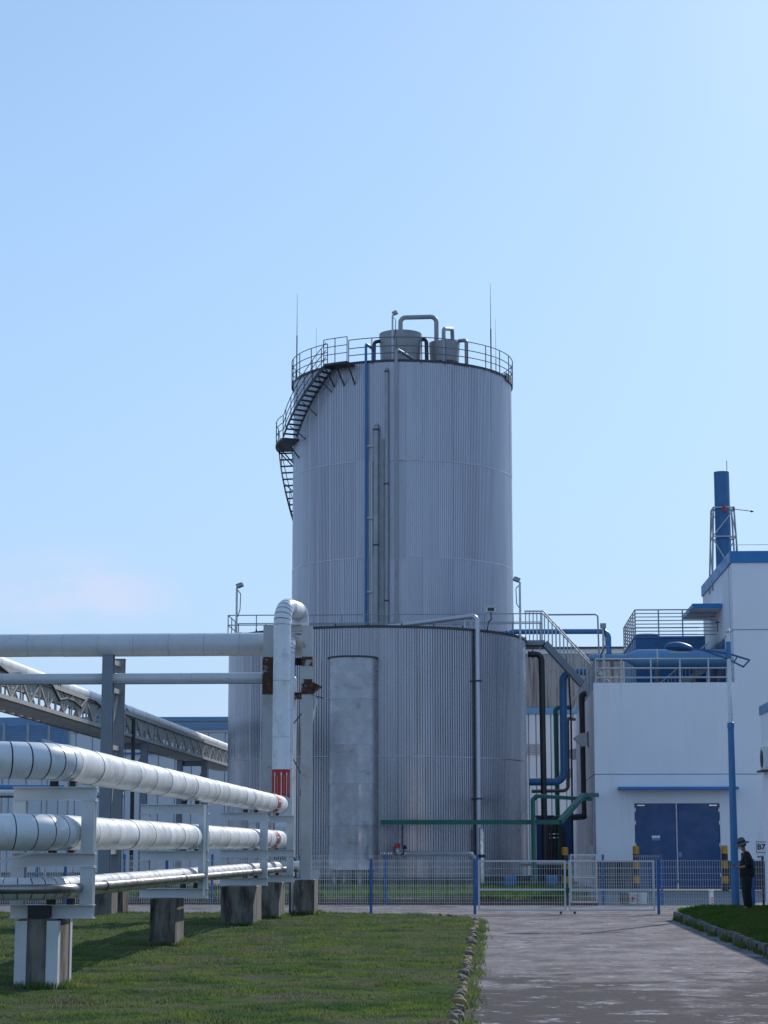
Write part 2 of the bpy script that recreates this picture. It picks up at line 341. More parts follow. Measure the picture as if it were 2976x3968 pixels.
# ================================================================== GROUND
def sheet(name, x0, x1, y0, y1, z, m):
    o = MB().add([(x0, y0, z), (x1, y0, z), (x1, y1, z), (x0, y1, z)], [(0, 1, 2, 3)]).build(name, m); o['kind'] = 'structure'; return o
sheet('ground', -900, 900, -300, 1500, -0.03, M['asphalt'])
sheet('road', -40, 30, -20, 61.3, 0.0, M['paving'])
def vnoise(x, y, s, seed):
    rs = np.random.RandomState(seed); t = np.zeros_like(x)
    for k in range(7):
        a, ph, f = rs.rand() * 6.28, rs.rand() * 6.28, s * (0.6 + 1.2 * rs.rand())
        t = t + np.sin((x * math.cos(a) + y * math.sin(a)) * f + ph)
    return t / 7
LX1 = -0.42
def lawn_edge(y):           # right edge of the lawn, with the rounded far corner
    y = np.asarray(y, float); d = np.clip(y - 47.6, 0, 5.2)
    return LX1 - 0.02 * np.sin(y * 1.7) - (1 - np.sqrt(np.clip(1 - (d / 5.2) ** 2, 0, 1))) * 5.0
def lawn_z(x, y): return 0.055 + 0.022 * vnoise(x, y, 2.2, 3) + 0.012 * vnoise(x, y, 7.0, 5)
def lawn():
    ny, nx = 240, 90; ys = np.linspace(8, 52.8, ny); v = []; f = []
    for y in ys:
        e = float(lawn_edge(y)); xs = e + (-18 - e) * (np.linspace(0, 1, nx) ** 1.4)
        z = lawn_z(xs, np.full(nx, y)); z[0] = 0.0; z = np.minimum(z, 0.004 + (52.8 - y) * 0.2 + 0.0 * z)
        v += [(a, y, b) for a, b in zip(xs, z)]
    for j in range(ny - 1):
        for i in range(nx - 1): f.append((j * nx + i, j * nx + i + 1, (j + 1) * nx + i + 1, (j + 1) * nx + i))
    o = MB().add(v, f, True).build('lawn', M['lawn_turf']); o['kind'] = 'structure'
lawn()
def blades(name, xs, ys, zs, hs, m, label, wmul=1.0, cat='grass'):
    n = len(xs); a = np.random.rand(n) * 6.283; wd = (0.004 + 0.005 * np.random.rand(n)) * wmul * (1 + ys / 40)
    lx = (np.random.rand(n) - .5) * hs * 1.1; ly = (np.random.rand(n) - .5) * hs * 1.1
    V = np.empty((n, 3, 3))
    V[:, 0] = np.stack([xs - np.cos(a) * wd, ys - np.sin(a) * wd, zs], 1)
    V[:, 1] = np.stack([xs + np.cos(a) * wd, ys + np.sin(a) * wd, zs], 1)
    V[:, 2] = np.stack([xs + lx, ys + ly, zs + hs], 1)
    me = bpy.data.meshes.new(name); me.vertices.add(3 * n); me.vertices.foreach_set('co', V.reshape(-1))
    me.loops.add(3 * n); me.loops.foreach_set('vertex_index', np.arange(3 * n, dtype=np.int32))
    me.polygons.add(n); me.polygons.foreach_set('loop_start', np.arange(0, 3 * n, 3, dtype=np.int32)); me.polygons.foreach_set('loop_total', np.full(n, 3, np.int32))
    me.update(); me.materials.append(m)
    o = link(name, me); o['kind'] = 'stuff'; tag(o, label, cat); return o
def scatter_lawn():
    n = 420000
    y = 1 / (1 / 19.5 + np.random.rand(n) * (1 / 52.6 - 1 / 19.5))          # denser where it shows larger
    e = lawn_edge(y); x = e - np.random.rand(n) * (y * 0.29 - 0.2)
    p = vnoise(x, y, 3.0, 11) + 0.7 * vnoise(x, y, 8.0, 12)
    k = (np.random.rand(n) < np.clip(0.62 + p * 0.75, 0.15, 1)) & (x > -14.5)
    x, y, p = x[k], y[k], p[k]
    h = (0.018 + 0.028 * np.random.rand(len(x))) * np.clip(1 + 1.3 * p, 0.3, 2.6)
    for (bx0, bx1, by0, by1) in ((-5.72, -5.22, 24.45, 25.25), (-5.86, -5.42, 34.9, 35.9), (-5.80, -5.10, 43.6, 45.2), (-5.55, -5.0, 47.9, 49.3), (-4.9, -4.4, 50.9, 51.9)):   # longer growth where the mower cannot reach
        q = 900; t = np.random.rand(q) * 4; u = np.random.rand(q); d = np.abs(np.random.randn(q)) * .05 + .01
        tx = np.where(t < 1, bx0 + (bx1 - bx0) * u, np.where(t < 2, bx1 + d, np.where(t < 3, bx0 - d, bx0 + (bx1 - bx0) * u)))
        ty = np.where(t < 1, by0 - d, np.where(t < 3, by0 + (by1 - by0) * u, by1 + d))
        x = np.concatenate([x, tx]); y = np.concatenate([y, ty]); h = np.concatenate([h, .05 + .08 * np.random.rand(q)])
    blades('lawn_grass', x, y, lawn_z(x, y) - 0.006, h, M['grass_blades'], 'short mown grass covering the lawn below the white pipes')
scatter_lawn()
def weeds():
    n = 6000; y = 20 + np.random.rand(n) * 29; c = vnoise(y, y * 0, 2.0, 21)
    x = lawn_edge(y) + 0.10 + np.abs(np.random.randn(n)) * 0.08
    k = (np.random.rand(n) < np.clip(0.45 + c, 0.05, 1)); x, y = x[k], y[k]
    blades('edge_weeds', x, y, np.full(len(x), 0.0), 0.03 + 0.08 * np.random.rand(len(x)), M['grass_blades'], 'wild green tufts growing between the edging stones and the road', 1.1)
weeds()

# ---- stones along the lawn edge
def stone_meshes(k, s, seed):
    out_ = []
    for i in range(k):
        rs = np.random.RandomState(seed + i); bm = bmesh.new(); bmesh.ops.create_icosphere(bm, subdivisions=2, radius=1)
        for v in bm.verts:
            p = np.array(v.co); d = 1 + 0.16 * math.sin(3 * p[0] + rs.rand() * .4 + i) + 0.14 * math.sin(4 * p[1] + i * 2) + 0.08 * rs.randn() * .5
            v.co = Vector((p[0] * s[0] * d, p[1] * s[1] * d, p[2] * s[2] * d))
        for f in bm.faces: f.smooth = True
        me = bpy.data.meshes.new('stone'); bm.to_mesh(me); bm.free(); me.materials.append(M['stone']); out_.append(me)
    return out_
ed = struct_root('stone_edging', (LX1, 34, 0))
SM = stone_meshes(6, (0.054, 0.078, 0.062), 50)
y = 19.6
while y < 51.2:
    st = random.uniform(0.14, 0.24) if y < 47 else random.uniform(0.14, 0.2)
    if random.random() < 0.93:
        s_ = random.uniform(0.75, 1.25)
        link('stone', random.choice(SM), ed, (float(lawn_edge(y)) + 0.045 - LX1 + random.uniform(-.03, .03), y - 34, 0.03 * s_ + random.uniform(-0.02, .015)), (random.uniform(-.4, .4), random.uniform(-.4, .4), random.uniform(0, 6.28)), (s_, s_ * random.uniform(.8, 1.15), s_ * random.uniform(.8, 1.1)))
    y += st

# ---- grass island with kerb, beside the road
KX = 4.47; IZ = 0.15
def island():
    ny, nx = 120, 26; v = []; f = []
    for j, yy in enumerate(np.linspace(14, 52.6, ny)):
        d = max(0, yy - 50.2); x0 = KX + 0.10 + (1.6 * (1 - math.sqrt(max(0, 1 - (d / 2.4) ** 2))) if d > 0 else 0)
        xs = np.linspace(x0, 7.30, nx)
        hz = IZ + 0.10 * np.clip((xs - x0) / 0.6, 0, 1) * min(1, max(0, (52.6 - yy) / 1.5)) + 0.02 * vnoise(xs, np.full(nx, yy), 3, 8)
        v += [(a, yy, b) for a, b in zip(xs, hz)]
    for j in range(ny - 1):
        for i in range(nx - 1): f.append((j * nx + i, j * nx + i + 1, (j + 1) * nx + i + 1, (j + 1) * nx + i))
    o = MB().add(v, f, True).build('grass_island', M['lawn_turf']); o['kind'] = 'structure'
    n = 60000; yy = 30 + np.random.rand(n) * 22.3; d = np.clip(yy - 50.2, 0, 2.39); x0 = KX + 0.06 + 1.6 * (1 - np.sqrt(1 - (d / 2.4) ** 2))
    xs = x0 + np.random.rand(n) * (7.2 - x0)
    zz = IZ + 0.10 * np.clip((xs - x0) / 0.6, 0, 1) * np.clip((52.6 - yy) / 1.5, 0, 1)
    hh = 0.04 + 0.07 * np.random.rand(n) * (1 + 0.7 * vnoise(xs, yy, 3, 31))
    blades('island_grass', xs, yy, zz - 0.01, hh, M['wild_grass'], 'longer green grass on the kerbed island under the lamp post', 1.0)
island()
kb = struct_root('kerb', (KX, 40, 0))
def kerb_mesh(L):
    me = bpy.data.meshes.new('kerb_stone'); bm = bmesh.new(); bmesh.ops.create_cube(bm, size=1)
    for v in bm.verts: v.co = Vector((v.co.x * 0.14, v.co.y * L, v.co.z * 0.26))
    bmesh.ops.bevel(bm, geom=list(bm.edges), offset=0.018, segments=2, affect='EDGES'); bm.to_mesh(me); bm.free(); me.materials.append(M['kerb']); return me
KM = [kerb_mesh(0.96), kerb_mesh(0.86), kerb_mesh(0.70)]
y = 50.1; prev = None
while y > 20:
    k = random.choice((0, 0, 1, 2)); L = (0.96, 0.86, 0.70)[k]
    link('kerb_stone', KM[k], kb, (random.uniform(-.012, .012), y - L / 2 - 40, 0.035 + random.uniform(-.02, .012)), (random.uniform(-.02, .02), random.uniform(-.05, .05), random.uniform(-.012, .012)))
    y -= L + random.choice((0.02, 0.02, 0.05, 0.14))
for a in (20, 45, 70):
    link('kerb_stone', KM[2], kb, (1.6 - 1.55 * math.cos(R(a)) , 50.2 - 40 + 2.2 * math.sin(R(a)), 0.035), (0, 0, -R(a * .95)))
n = 4000; yy = 30 + np.random.rand(n) * 20; k = np.random.rand(n) < np.clip(vnoise(yy, yy * 0, 3.3, 44) + .2, 0.02, 1); yy = yy[k]
blades('kerb_weeds', KX - 0.08 - np.abs(np.random.randn(len(yy))) * 0.05, yy, np.zeros(len(yy)), 0.04 + 0.12 * np.random.rand(len(yy)), M['wild_grass'], 'weeds sprouting at the foot of the kerb stones')

# ---- grass strip in front of the tanks, behind the second fence
def strip():
    MB().box(-30, 3.2, 62.2, 79.5, -0.05, 0.16).build('planting_bed', M['soil'])['kind'] = 'structure'
    n = 60000; yy = 62.3 + (np.random.rand(n) ** 1.6) * 15; xs = -24 + np.random.rand(n) * 27
    pz = vnoise(xs, yy, 2.5, 77); k = np.random.rand(n) < np.clip(0.55 + pz, .1, 1); xs, yy, pz = xs[k], yy[k], pz[k]
    blades('bed_grass', xs, yy, np.full(len(xs), 0.15), (0.08 + 0.2 * np.random.rand(len(xs))) * np.clip(1 + pz, .5, 2), M['wild_grass'], 'rough bright green grass in the bed before the steel tanks', 1.6)
strip()

# ================================================================== STEEL TANKS
def sheet_mesh(name, Rad, wid, nrib, z0, z1, m, depth=0.036):
    """one corrugated cladding sheet, its mid at the origin, facing -Y"""
    da = wid / Rad; cols = []
    for k in range(nrib):
        for (t, d) in ((0.0, 0), (0.36, 0), (0.5, 1), (0.86, 1)):
            cols.append(((k + t) / nrib, d * depth))
    cols.append((1.0 + 0.10 / nrib, 0.004)); v = []
    for z in (z0, z1):
        for (t, d) in cols:
            a = (t - 0.5) * da; rr = Rad + d; v.append((rr * math.sin(a), Rad - rr * math.cos(a), z))
    n = len(cols); f = [(i, i + 1, n + i + 1, n + i) for i in range(n - 1)]
    return MB().add(v, f).mesh(name, m)
def clad(root, Rad, nsh, nrib, courses, m, tilt=0.2):
    for (z0, z1) in courses:
        me = sheet_mesh('cladding_sheet', Rad, 2 * math.pi * Rad / nsh, nrib, z0, z1, m)
        for k in range(nsh):
            a = 2 * math.pi * k / nsh
            link('cladding_sheet', me, root, ((Rad) * math.sin(a), -(Rad) * math.cos(a), 0), (random.gauss(0, R(tilt * 0.15)), 0, a + random.gauss(0, R(tilt))))
def ring_rail(root, name, cx, cy, rad, z, hs, npost, a0, a1, m, r=0.024, h=None, skip=None):
    h = h or max(hs); b = MB(); n = 72
    for hh in hs: b.tube([(cx + rad * math.sin(a0 + (a1 - a0) * k / n), cy - rad * math.cos(a0 + (a1 - a0) * k / n), z + hh) for k in range(n + 1)], r, 6, True)
    o = b.build(name, m, root)
    me = MB().tube([(0, 0, 0), (0, 0, h)], r, 6).mesh('post', m)
    for k in range(npost):
        a = a0 + (a1 - a0) * k / (npost - 1)
        link('post', me, o, (cx + rad * math.sin(a) - WL[root.name].x, cy - rad * math.cos(a) - WL[root.name].y, z - WL[root.name].z))
    return o

TC = Vector((X(1559, 100, 1900), 100.0, 0)); TR = 5.50; TZ = Z(1400, 100 - TR, 1556)
tt = thing('tall_tank', 'tall round steel silo clad in ribbed grey sheets with a winding stair', 'silo', TC)
MB().lathe([(TR - 0.07, 0), (TR - 0.07, TZ - 0.05), (0.05, TZ + 0.35)], TC.x, TC.y, 96).build('shell', M['core'], tt)
s1, s2 = Z(2157, 94.5, 1556), Z(1782, 94.5, 1556)
clad(tt, TR, 44, 8, ((0.3, s1), (s1 - 0.02, s2), (s2 - 0.02, TZ)), M['sheet'])
MB().lathe([(TR - 0.02, TZ - 0.02), (TR + 0.07, TZ - 0.02), (TR + 0.07, TZ + 0.09), (TR - 0.02, TZ + 0.09), (TR - 0.02, TZ - 0.02)], TC.x, TC.y, 96).build('rim', M['dark'], tt)
for zz in (s1, s2): MB().lathe([(TR + 0.034, zz - 0.03), (TR + 0.042, zz), (TR + 0.034, zz + 0.02)], TC.x, TC.y, 96).build('seam_band', M['sheet'], tt)
ring_rail(tt, 'roof_railing', TC.x, TC.y, TR + 0.12, TZ - 0.1, (0.5, 0.85, 1.28), 29, R(-25), R(322), M['rail_dk'], 0.023)
for a0, a1 in ((R(70), R(104)), (R(-107), R(-84))):
    b = MB(); n = 8
    for k in range(n):
        q0 = a0 + (a1 - a0) * k / n; q1 = a0 + (a1 - a0) * (k + 1) / n
        b.beam((TC.x + (TR + .1) * math.sin(q0), TC.y - (TR + .1) * math.cos(q0), TZ + 0.05), (TC.x + (TR + .1) * math.sin(q1), TC.y - (TR + .1) * math.cos(q1), TZ + 0.05), 0.05, 0.36)
    b.build('kick_plate', M['dark'], tt)

def cyl(phi, r, z): return Vector((TC.x - r * math.sin(phi), TC.y - r * math.cos(phi), z))     # phi grows from the front to the left
ri, ro = TR + 0.16, TR + 0.84
zmid = Z(1738, 100, 1090); zlow = zmid - 9.0
def flight(name, p0, z0, p1, z1, nst, steel=0.16, rails=(0.35, 0.7, 1.08), npost=6):
    """a curved flight from (p0,z0) down to (p1,z1)"""
    m = 24; o = None
    for rad in (ri, ro):
        part = MB()
        for k in range(m):
            a, c = k / m, (k + 1) / m
            part.beam(cyl(p0 + (p1 - p0) * a, rad, z0 + (z1 - z0) * a), cyl(p0 + (p1 - p0) * c, rad, z0 + (z1 - z0) * c), 0.03, steel)
        q_ = part.build(name if o is None else 'outer_stringer', M['dark'], o or tt); o = o or q_
    for k in range(nst):
        a = (k + 0.5) / nst; ph = p0 + (p1 - p0) * a; zz = z0 + (z1 - z0) * a
        MB().beam(cyl(ph, ri + .02, zz), cyl(ph, ro - .02, zz), 0.22, 0.045).build('tread', M['dark'], o)
    b = MB()
    for hh in rails: b.tube([cyl(p0 + (p1 - p0) * k / m, ro, z0 + (z1 - z0) * k / m + hh) for k in range(m + 1)], 0.02, 6)
    b.build('handrail', M['dark'], o)
    for k in range(npost):
        a = (k + 0.5) / npost; ph = p0 + (p1 - p0) * a; zz = z0 + (z1 - z0) * a
        MB().tube([cyl(ph, ro, zz), cyl(ph, ro, zz + max(rails))], 0.02, 6).build('baluster', M['dark'], o)
    for k in range(3):
        a = (k + 0.5) / 3; ph = p0 + (p1 - p0) * a; zz = z0 + (z1 - z0) * a
        MB().tube([cyl(ph, ro - .1, zz - .1), cyl(ph - R(3), TR, zz - 0.75)], 0.03, 6).build('strut', M['dark'], o)
    return o
ztop = TZ - 0.05
flight('upper_flight', R(33), ztop, R(65.5), zmid + 0.1, 15)
flight('lower_flight', R(94), zmid, R(150), zlow, 30, rails=(1.0,), npost=5)
def landing(name, p0, p1, z, rails, gap=None):
    b = MB(); m = 8
    prof = []
    for k in range(m + 1): prof.append(cyl(p0 + (p1 - p0) * k / m, TR + .05, 0).to_2d())
    for k in range(m, -1, -1): prof.append(cyl(p0 + (p1 - p0) * k / m, ro + .08, 0).to_2d())
    b.prism([(p.x, p.y) for p in prof], 'z', z - 0.10, z)
    o = b.build(name, M['dark'], tt); b = MB()
    for hh in rails: b.tube([cyl(p0, ro + .05, z + hh)] + [cyl(p0 + (p1 - p0) * k / m, ro + .05, z + hh) for k in range(m + 1)], 0.02, 6)
    b.build('guard_rail', M['dark'], o)
    for q in (p0, (p0 + p1) / 2, p1):
        MB().tube([cyl(q, ro + .05, z), cyl(q, ro + .05, z + max(rails))], 0.022, 6).build('post', M['dark'], o)
        MB().beam(cyl(q, ro, z - .08), cyl(q, TR, z - 1.0), 0.05, 0.06).build('strut', M['dark'], o)
landing('stair_landing', R(65), R(95), zmid + 0.02, (0.4, 0.75, 1.12))
landing('top_landing', R(22), R(34), ztop, (0.42, 0.8, 1.2))

# ---- the broad low tank
LC = Vector((X(1462, 84.8, 2900), 84.8, 0)); LR = 6.22; LZ = Z(2430, 84.8 - LR, 1462); LB = 0.55
lt = thing('low_tank', 'broad round steel tank of weathered ribbed sheets standing before the tall silo', 'tank', LC)
MB().lathe([(LR - 0.07, 0.0), (LR - 0.07, LZ - 0.04), (0.05, LZ + 0.2)], LC.x, LC.y, 96).build('shell', M['core'], lt)
MB().lathe([(LR + 0.15, 0.0), (LR + 0.15, LB), (LR - 0.1, LB)], LC.x, LC.y, 96).build('base_ring', M['plinth'], lt)
lz1 = Z(2930, 78.6, 1462)
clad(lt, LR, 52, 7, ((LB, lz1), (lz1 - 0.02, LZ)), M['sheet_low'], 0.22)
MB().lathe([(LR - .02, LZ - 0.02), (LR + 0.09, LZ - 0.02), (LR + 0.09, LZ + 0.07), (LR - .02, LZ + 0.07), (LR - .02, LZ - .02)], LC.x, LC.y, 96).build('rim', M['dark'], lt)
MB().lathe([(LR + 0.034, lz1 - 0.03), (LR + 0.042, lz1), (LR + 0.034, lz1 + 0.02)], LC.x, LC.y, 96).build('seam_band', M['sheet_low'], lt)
def straight_rail(root, name, p0, p1, zb, zs, npost, m, r=.022):
    b = MB(); p0 = Vector(p0); p1 = Vector(p1)
    for zz in zs: b.tube([(p0.x, p0.y, zz), (p1.x, p1.y, zz)], r, 6)
    o = b.build(name, m, root)
    for k in range(npost):
        q = p0.lerp(p1, k / (npost - 1)); MB().tube([(q.x, q.y, zb), (q.x, q.y, max(zs))], r, 6).build('post', m, o)
rx0, rx1 = X(884, 85, 2400), X(2100, 85, 2400); rzf = Z(2384, 85, 1000); rzb = rzf + .04
straight_rail(lt, 'roof_railing', (rx0, 85, 0), (rx1, 85, 0), LZ + .02, (rzf, rzf - .42), 12, M['rail'])
straight_rail(lt, 'roof_railing', (rx0, 88.6, 0), (rx1, 88.6, 0), LZ + .02, (rzb, rzb - .42), 12, M['rail'])
straight_rail(lt, 'roof_railing', (rx0, 85.02, 0), (rx0, 88.58, 0), LZ + .02, (rzf, rzf - .42), 4, M['rail'])
for k in range(30):
    a = R(12 * k); MB().box(LC.x + (LR + .05) * math.sin(a) - .03, LC.x + (LR + .05) * math.sin(a) + .03, LC.y - (LR + .05) * math.cos(a) - .03, LC.y - (LR + .05) * math.cos(a) + .03, LZ + .065, LZ + 0.15).build('lug', M['dark'], lt)

# ---- grey upright vessel clad with stained smooth sheets
VY = LC.y - LR - 0.35; vx = X(1367, VY, 2900); vr = 97.5 * VY / 7906; vz = Z(2541, VY - vr, 1367); vb = Z(3368, VY - vr, 1367)
vt = thing('upright_vessel', 'slim upright cylinder of smooth stained grey sheets leaning close to the broad tank', 'vessel', (vx, VY, 0))
cuts = [vb, Z(3195, VY - vr), Z(3032, VY - vr), Z(2880, VY - vr), Z(2702, VY - vr), vz]
for a, b_ in zip(cuts[:-1], cuts[1:]):
    b = MB(); rnd = random.uniform(-.008, .008)
    b.lathe([(vr + 0.012 + rnd, a - 0.03), (vr + rnd + .004, a + 0.05), (vr + rnd * .5, (a + b_) / 2), (vr - 0.006 + rnd, b_)], vx, VY, 40)
    b.build('shell_section', M['vessel'], vt)
MB().lathe([(vr + .03, vz - .05), (vr + .03, vz + .02), (vr - .06, vz + .02), (0.02, vz + 0.06)], vx, VY, 40).build('top_ring', M['dark'], vt)
for q in (-60, -20, 25, 70, 130, 220):
    MB().box(vx + .8 * vr * math.sin(R(q)) - .05, vx + .8 * vr * math.sin(R(q)) + .05, VY - .8 * vr * math.cos(R(q)) - .05, VY - .8 * vr * math.cos(R(q)) + .05, 0.1, vb - .02).build('leg', M['greypipe'], vt)
MB().box(vx + vr - .1, vx + vr - 0.04, VY - .1, VY, vz + .01, vz + .1).build('lug', M['greypipe'], vt)

# ================================================================== PIPES
def pipe(name, label, pts, r, m, rad=None, cat='pipe', group=None, n=14, flanges=(), fm=None):
    """a plain pipe: run + flanges [(point, dir)]"""
    base = Vector(pts[0]); base.z = min(p[2] for p in pts)
    root = thing(name, label, cat, base, group)
    MB().tube(rounded(pts, rad or r * 3), r, n).build('pipe_run', m, root)
    for (p, d) in flanges:
        p = Vector(p); d = Vector(d).normalized() * 0.025
        MB().tube([p - d, p + d], r * 1.5, n).build('flange', fm or M['dark'], root)
    return root
def jacketed(name, label, pts, r, bend, seg, m, gore=13, gap=0.010, group=None):
    """insulated pipe: every sheet-metal section and every elbow gore is its own part over a dark core"""
    pts = [Vector(p) for p in pts]; base = Vector((pts[0].x, pts[0].y, min(p.z for p in pts)))
    root = thing(name, label, 'pipe', base, group)
    bl = bend if isinstance(bend, (list, tuple)) else [bend] * (len(pts) - 2)
    # pieces
    straight = []; arcs = []; cur = pts[0]
    for i in range(1, len(pts)):
        q = pts[i]
        if i < len(pts) - 1:
            a = (pts[i - 1] - q).normalized(); b = (pts[i + 1] - q).normalized(); ang = a.angle(b); t = min(bl[i - 1] / math.tan(ang / 2), (pts[i - 1] - q).length * .49, (pts[i + 1] - q).length * .49); rr_ = t * math.tan(ang / 2)
            straight.append((cur, q + a * t)); c = q + (a + b).normalized() * (rr_ / math.sin(ang / 2)); s0 = q + a * t - c; s1_ = q + b * t - c
            arcs.append((c, s0, s1_)); cur = q + b * t
        else: straight.append((cur, q))
    cps = [pts[0]]
    for (c, s0, s1_) in arcs:
        tot = s0.angle(s1_); ax = s0.cross(s1_).normalized(); cps += [c + Matrix.Rotation(tot * k / 10, 3, ax) @ s0 for k in range(11)]
    cps.append(pts[-1]); MB().tube(cps, r * 0.965, 20).build('insulation_core', M['core'], root)
    def piece(plist, rs, nm, tans=None): MB().tube(plist, r, 28, False, rs, tans).build(nm, m, root)
    for (a, b) in straight:
        L = (b - a).length
        if L < 0.02: continue
        k = max(1, round(L / seg)); d = (b - a).normalized()
        for i in range(k):
            p = a + d * (L * i / k + gap / 2); q = a + d * (L * (i + 1) / k - gap / 2); j = random.uniform(-.002, .003)
            piece([p, p + d * 0.025, p + d * 0.03, q - d * 0.03, q], [r * 1.009 + j, r * 1.009 + j, r + j, r * 0.998 + j, r * .992], 'jacket_section')
    for (c, s0, s1_) in arcs:
        tot = s0.angle(s1_); ax = s0.cross(s1_).normalized(); k = max(3, round(math.degrees(tot) / gore)); g2 = gap * 2.4 / s0.length
        for i in range(k):
            a0 = tot * i / k + g2 / 2; a1 = tot * (i + 1) / k - g2 / 2
            piece([c + Matrix.Rotation(a, 3, ax) @ s0 for a in (a0, (a0 + a1) / 2, a1)], [r * 1.006, r * 1.003, r * 0.998], 'elbow_gore', [ax.cross(Matrix.Rotation(a, 3, ax) @ s0) for a in (a0, (a0 + a1) / 2, a1)])
    return root
PX = -5.22; P1Z, P2Z, P3Z = 2.755, 1.91, 1.245
YA = 50.3
HY = 51.75; HZ = Z(2497, HY, 950)         # axis of the big overhead pipe
LOOPX = -4.90
p1 = jacketed('white_pipe', 'topmost white insulated pipe of the low rack, rising as the tall standpipe', [(-12, 23.75, P1Z), (PX, 23.75, P1Z), (PX, YA, P1Z), (PX, YA, Z(2345, YA, 1088) ), (LOOPX, HY, Z(2345, YA, 1088)), (LOOPX, HY, HZ + 0.25)], 0.222, (0.9, 0.26, 0.5, 0.5), 1.42, M['jacket'], 13, 0.006)
p2 = jacketed('white_pipe', 'middle white insulated pipe of the low rack with a red band near its riser', [(-12, 23.6, P2Z), (PX, 23.6, P2Z), (PX, YA + 0.62, P2Z), (PX + 0.06, YA + 0.62, HZ), (PX + 0.06, HY - 0.1, HZ)], 0.215, (0.85, 0.3, 0.3), 1.42, M['jacket'], 15, 0.0045)
p3 = jacketed('white_pipe', 'lowest and slimmest white insulated pipe on the low rack, stained along its top', [(-12, 24.1, P3Z), (PX - .02, 24.1, P3Z), (PX - .02, YA - 0.2, P3Z), (PX + .5, YA - 0.2, P3Z)], 0.132, 0.55, 0.85, M['jacket'], 15, 0.0045)
c3 = pipe('steel_pipe', 'thin bare steel pipe clipped alongside the lowest white pipe', [(-12, 23.78, 1.25), (PX + .215, 23.78, 1.25), (PX + .215, 49.6, 1.20), (PX + .5, 49.6, 1.2)], 0.056, M['steel_dull'], 0.4, n=16)
for yy in (26.2, 33.0, 42.3): MB().tube([(PX + .215, yy, 1.25 - (yy - 23.8) * .0019), (PX + .215, yy + .06, 1.25 - (yy - 23.8) * .0019)], 0.066, 16).build('collar', M['dark'], c3)
# red marker bands
def band_ring(root, x, z, r, y0, y1):
    MB().tube([(x, y0, z), (x, y1, z)], r * 1.045, 28, False).build('red_band', M['red'], root)
    for k in range(8):
        a = R(45 * k + 10); b = MB(); rr_ = r * 1.053; v = []
        for t in (-1, 1):
            for yy in (y0 + 0.02, y1 - 0.02): v.append((x + rr_ * math.cos(a + t * .06), yy, z + rr_ * math.sin(a + t * .06)))
        b.add(v, [(0, 1, 3, 2)]).build('white_mark', M['whitep'], root)
band_ring(p1, PX, P1Z, 0.222, 47.6, 48.25); band_ring(p2, PX, P2Z, 0.215, 47.4, 48.0)
zb0, zb1 = Z(3092, YA, 1088), Z(2982, YA, 1088)
rb = MB().tube([(PX, YA, zb0), (PX, YA, zb1)], 0.234, 32, False).build('red_band', M['red'], p1)
def wrap(b, poly, rr_):
    b.add([(PX + rr_ * math.sin(u / rr_), YA - rr_ * math.cos(u / rr_), z) for (u, z) in poly], [tuple(range(len(poly)))])
for k, uc in enumerate((-0.145, 0.03, 0.175, 0.33, -0.33)):
    h = zb1 - zb0; b = MB()
    wrap(b, [(uc - .008, zb0 + .05), (uc + .008, zb0 + .05), (uc + .008, zb1 - .14), (uc - .008, zb1 - .14)], 0.2375)
    wrap(b, [(uc - .022, zb1 - .14), (uc + .022, zb1 - .14), (uc, zb1 - .05)], 0.2375)
    b.build('flow_arrow', M['whitep'], rb)
for uc in (-0.07, 0.105, 0.245):
    b = MB(); rnd = random.Random(int(uc * 1000))
    for i in range(8):
        zc = zb1 - .16 - i * 0.056
        for s_ in range(3): wrap(b, [(uc - .016, zc - s_ * .014), (uc + .016, zc - s_ * .014), (uc + .016, zc - s_ * .014 + .006), (uc - .016, zc - s_ * .014 + .006)], 0.2375)
        q = rnd.uniform(-.01, .01); wrap(b, [(uc + q - .003, zc - .032), (uc + q + .003, zc - .032), (uc + q + .003, zc + .01), (uc + q - .003, zc + .01)], 0.2377)
    b.build('lettering', M['gold'], rb)
gb = MB()
for (xx, zz, rr_) in ((PX - .02, P3Z, .1355),):
    v = [(xx + rr_ * math.cos(a), yy, zz + rr_ * math.sin(a)) for a in (R(25), R(60)) for yy in (46.6, 46.95)]; gb.add(v, [(0, 1, 3, 2)])
gb.build('green_label', M['green'], p3)

# ---- low rack supports
def support(y, x0, x1, blk, label, posts=(0.0, 1.0), bz=0.88):
    t = thing('pipe_support', label, 'pipe support', ((x0 + x1) / 2, y, 0), 'frames carrying the low pipe rack')
    for zz, nm in ((bz + 0.085, 'beam'), (1.585, 'beam'), (2.385, 'beam')):
        MB().hbeam((x0, y, zz), (x1, y, zz), 0.15, 0.165, (0, 0, 1)).build(nm, M['frame'], t)
    for xx in (x0 + 0.09, x1 - 0.09):
        for za, zc in ((bz + 0.17, 1.50), (1.67, 2.30)):
            MB().hbeam((xx, y, za), (xx, y, zc), 0.16, 0.15, (0, 1, 0)).build('post', M['frame'], t)
            MB().box(xx - .09, xx + .09, y - .085, y + .085, zc - .012, zc - .001).build('cap_plate', M['frame'], t)
    for zz, rr_ in ((2.468, 0), (1.668, 0), (bz + .168, 0)):
        for s_ in (-.14, .10):
            MB().box(PX + s_ - .04, PX + s_ + .04, y - .07, y + .07, zz, {0: 2.535, 1: 1.70, 2: 1.12}[0 if zz > 2 else (1 if zz > 1.3 else 2)]).build('shoe', M['core'], t)
    bx0, bx1, by0, by1 = blk; b = MB()
    b.box(bx0, bx1, by0, by1, -0.1, bz - 0.004); o = b.build('footing', M['concrete'], t)
    bm = bmesh.new(); bm.from_mesh(o.data); bmesh.ops.bevel(bm, geom=list(bm.edges), offset=0.02, segments=1, affect='EDGES'); bm.to_mesh(o.data); bm.free()
    return t, blk
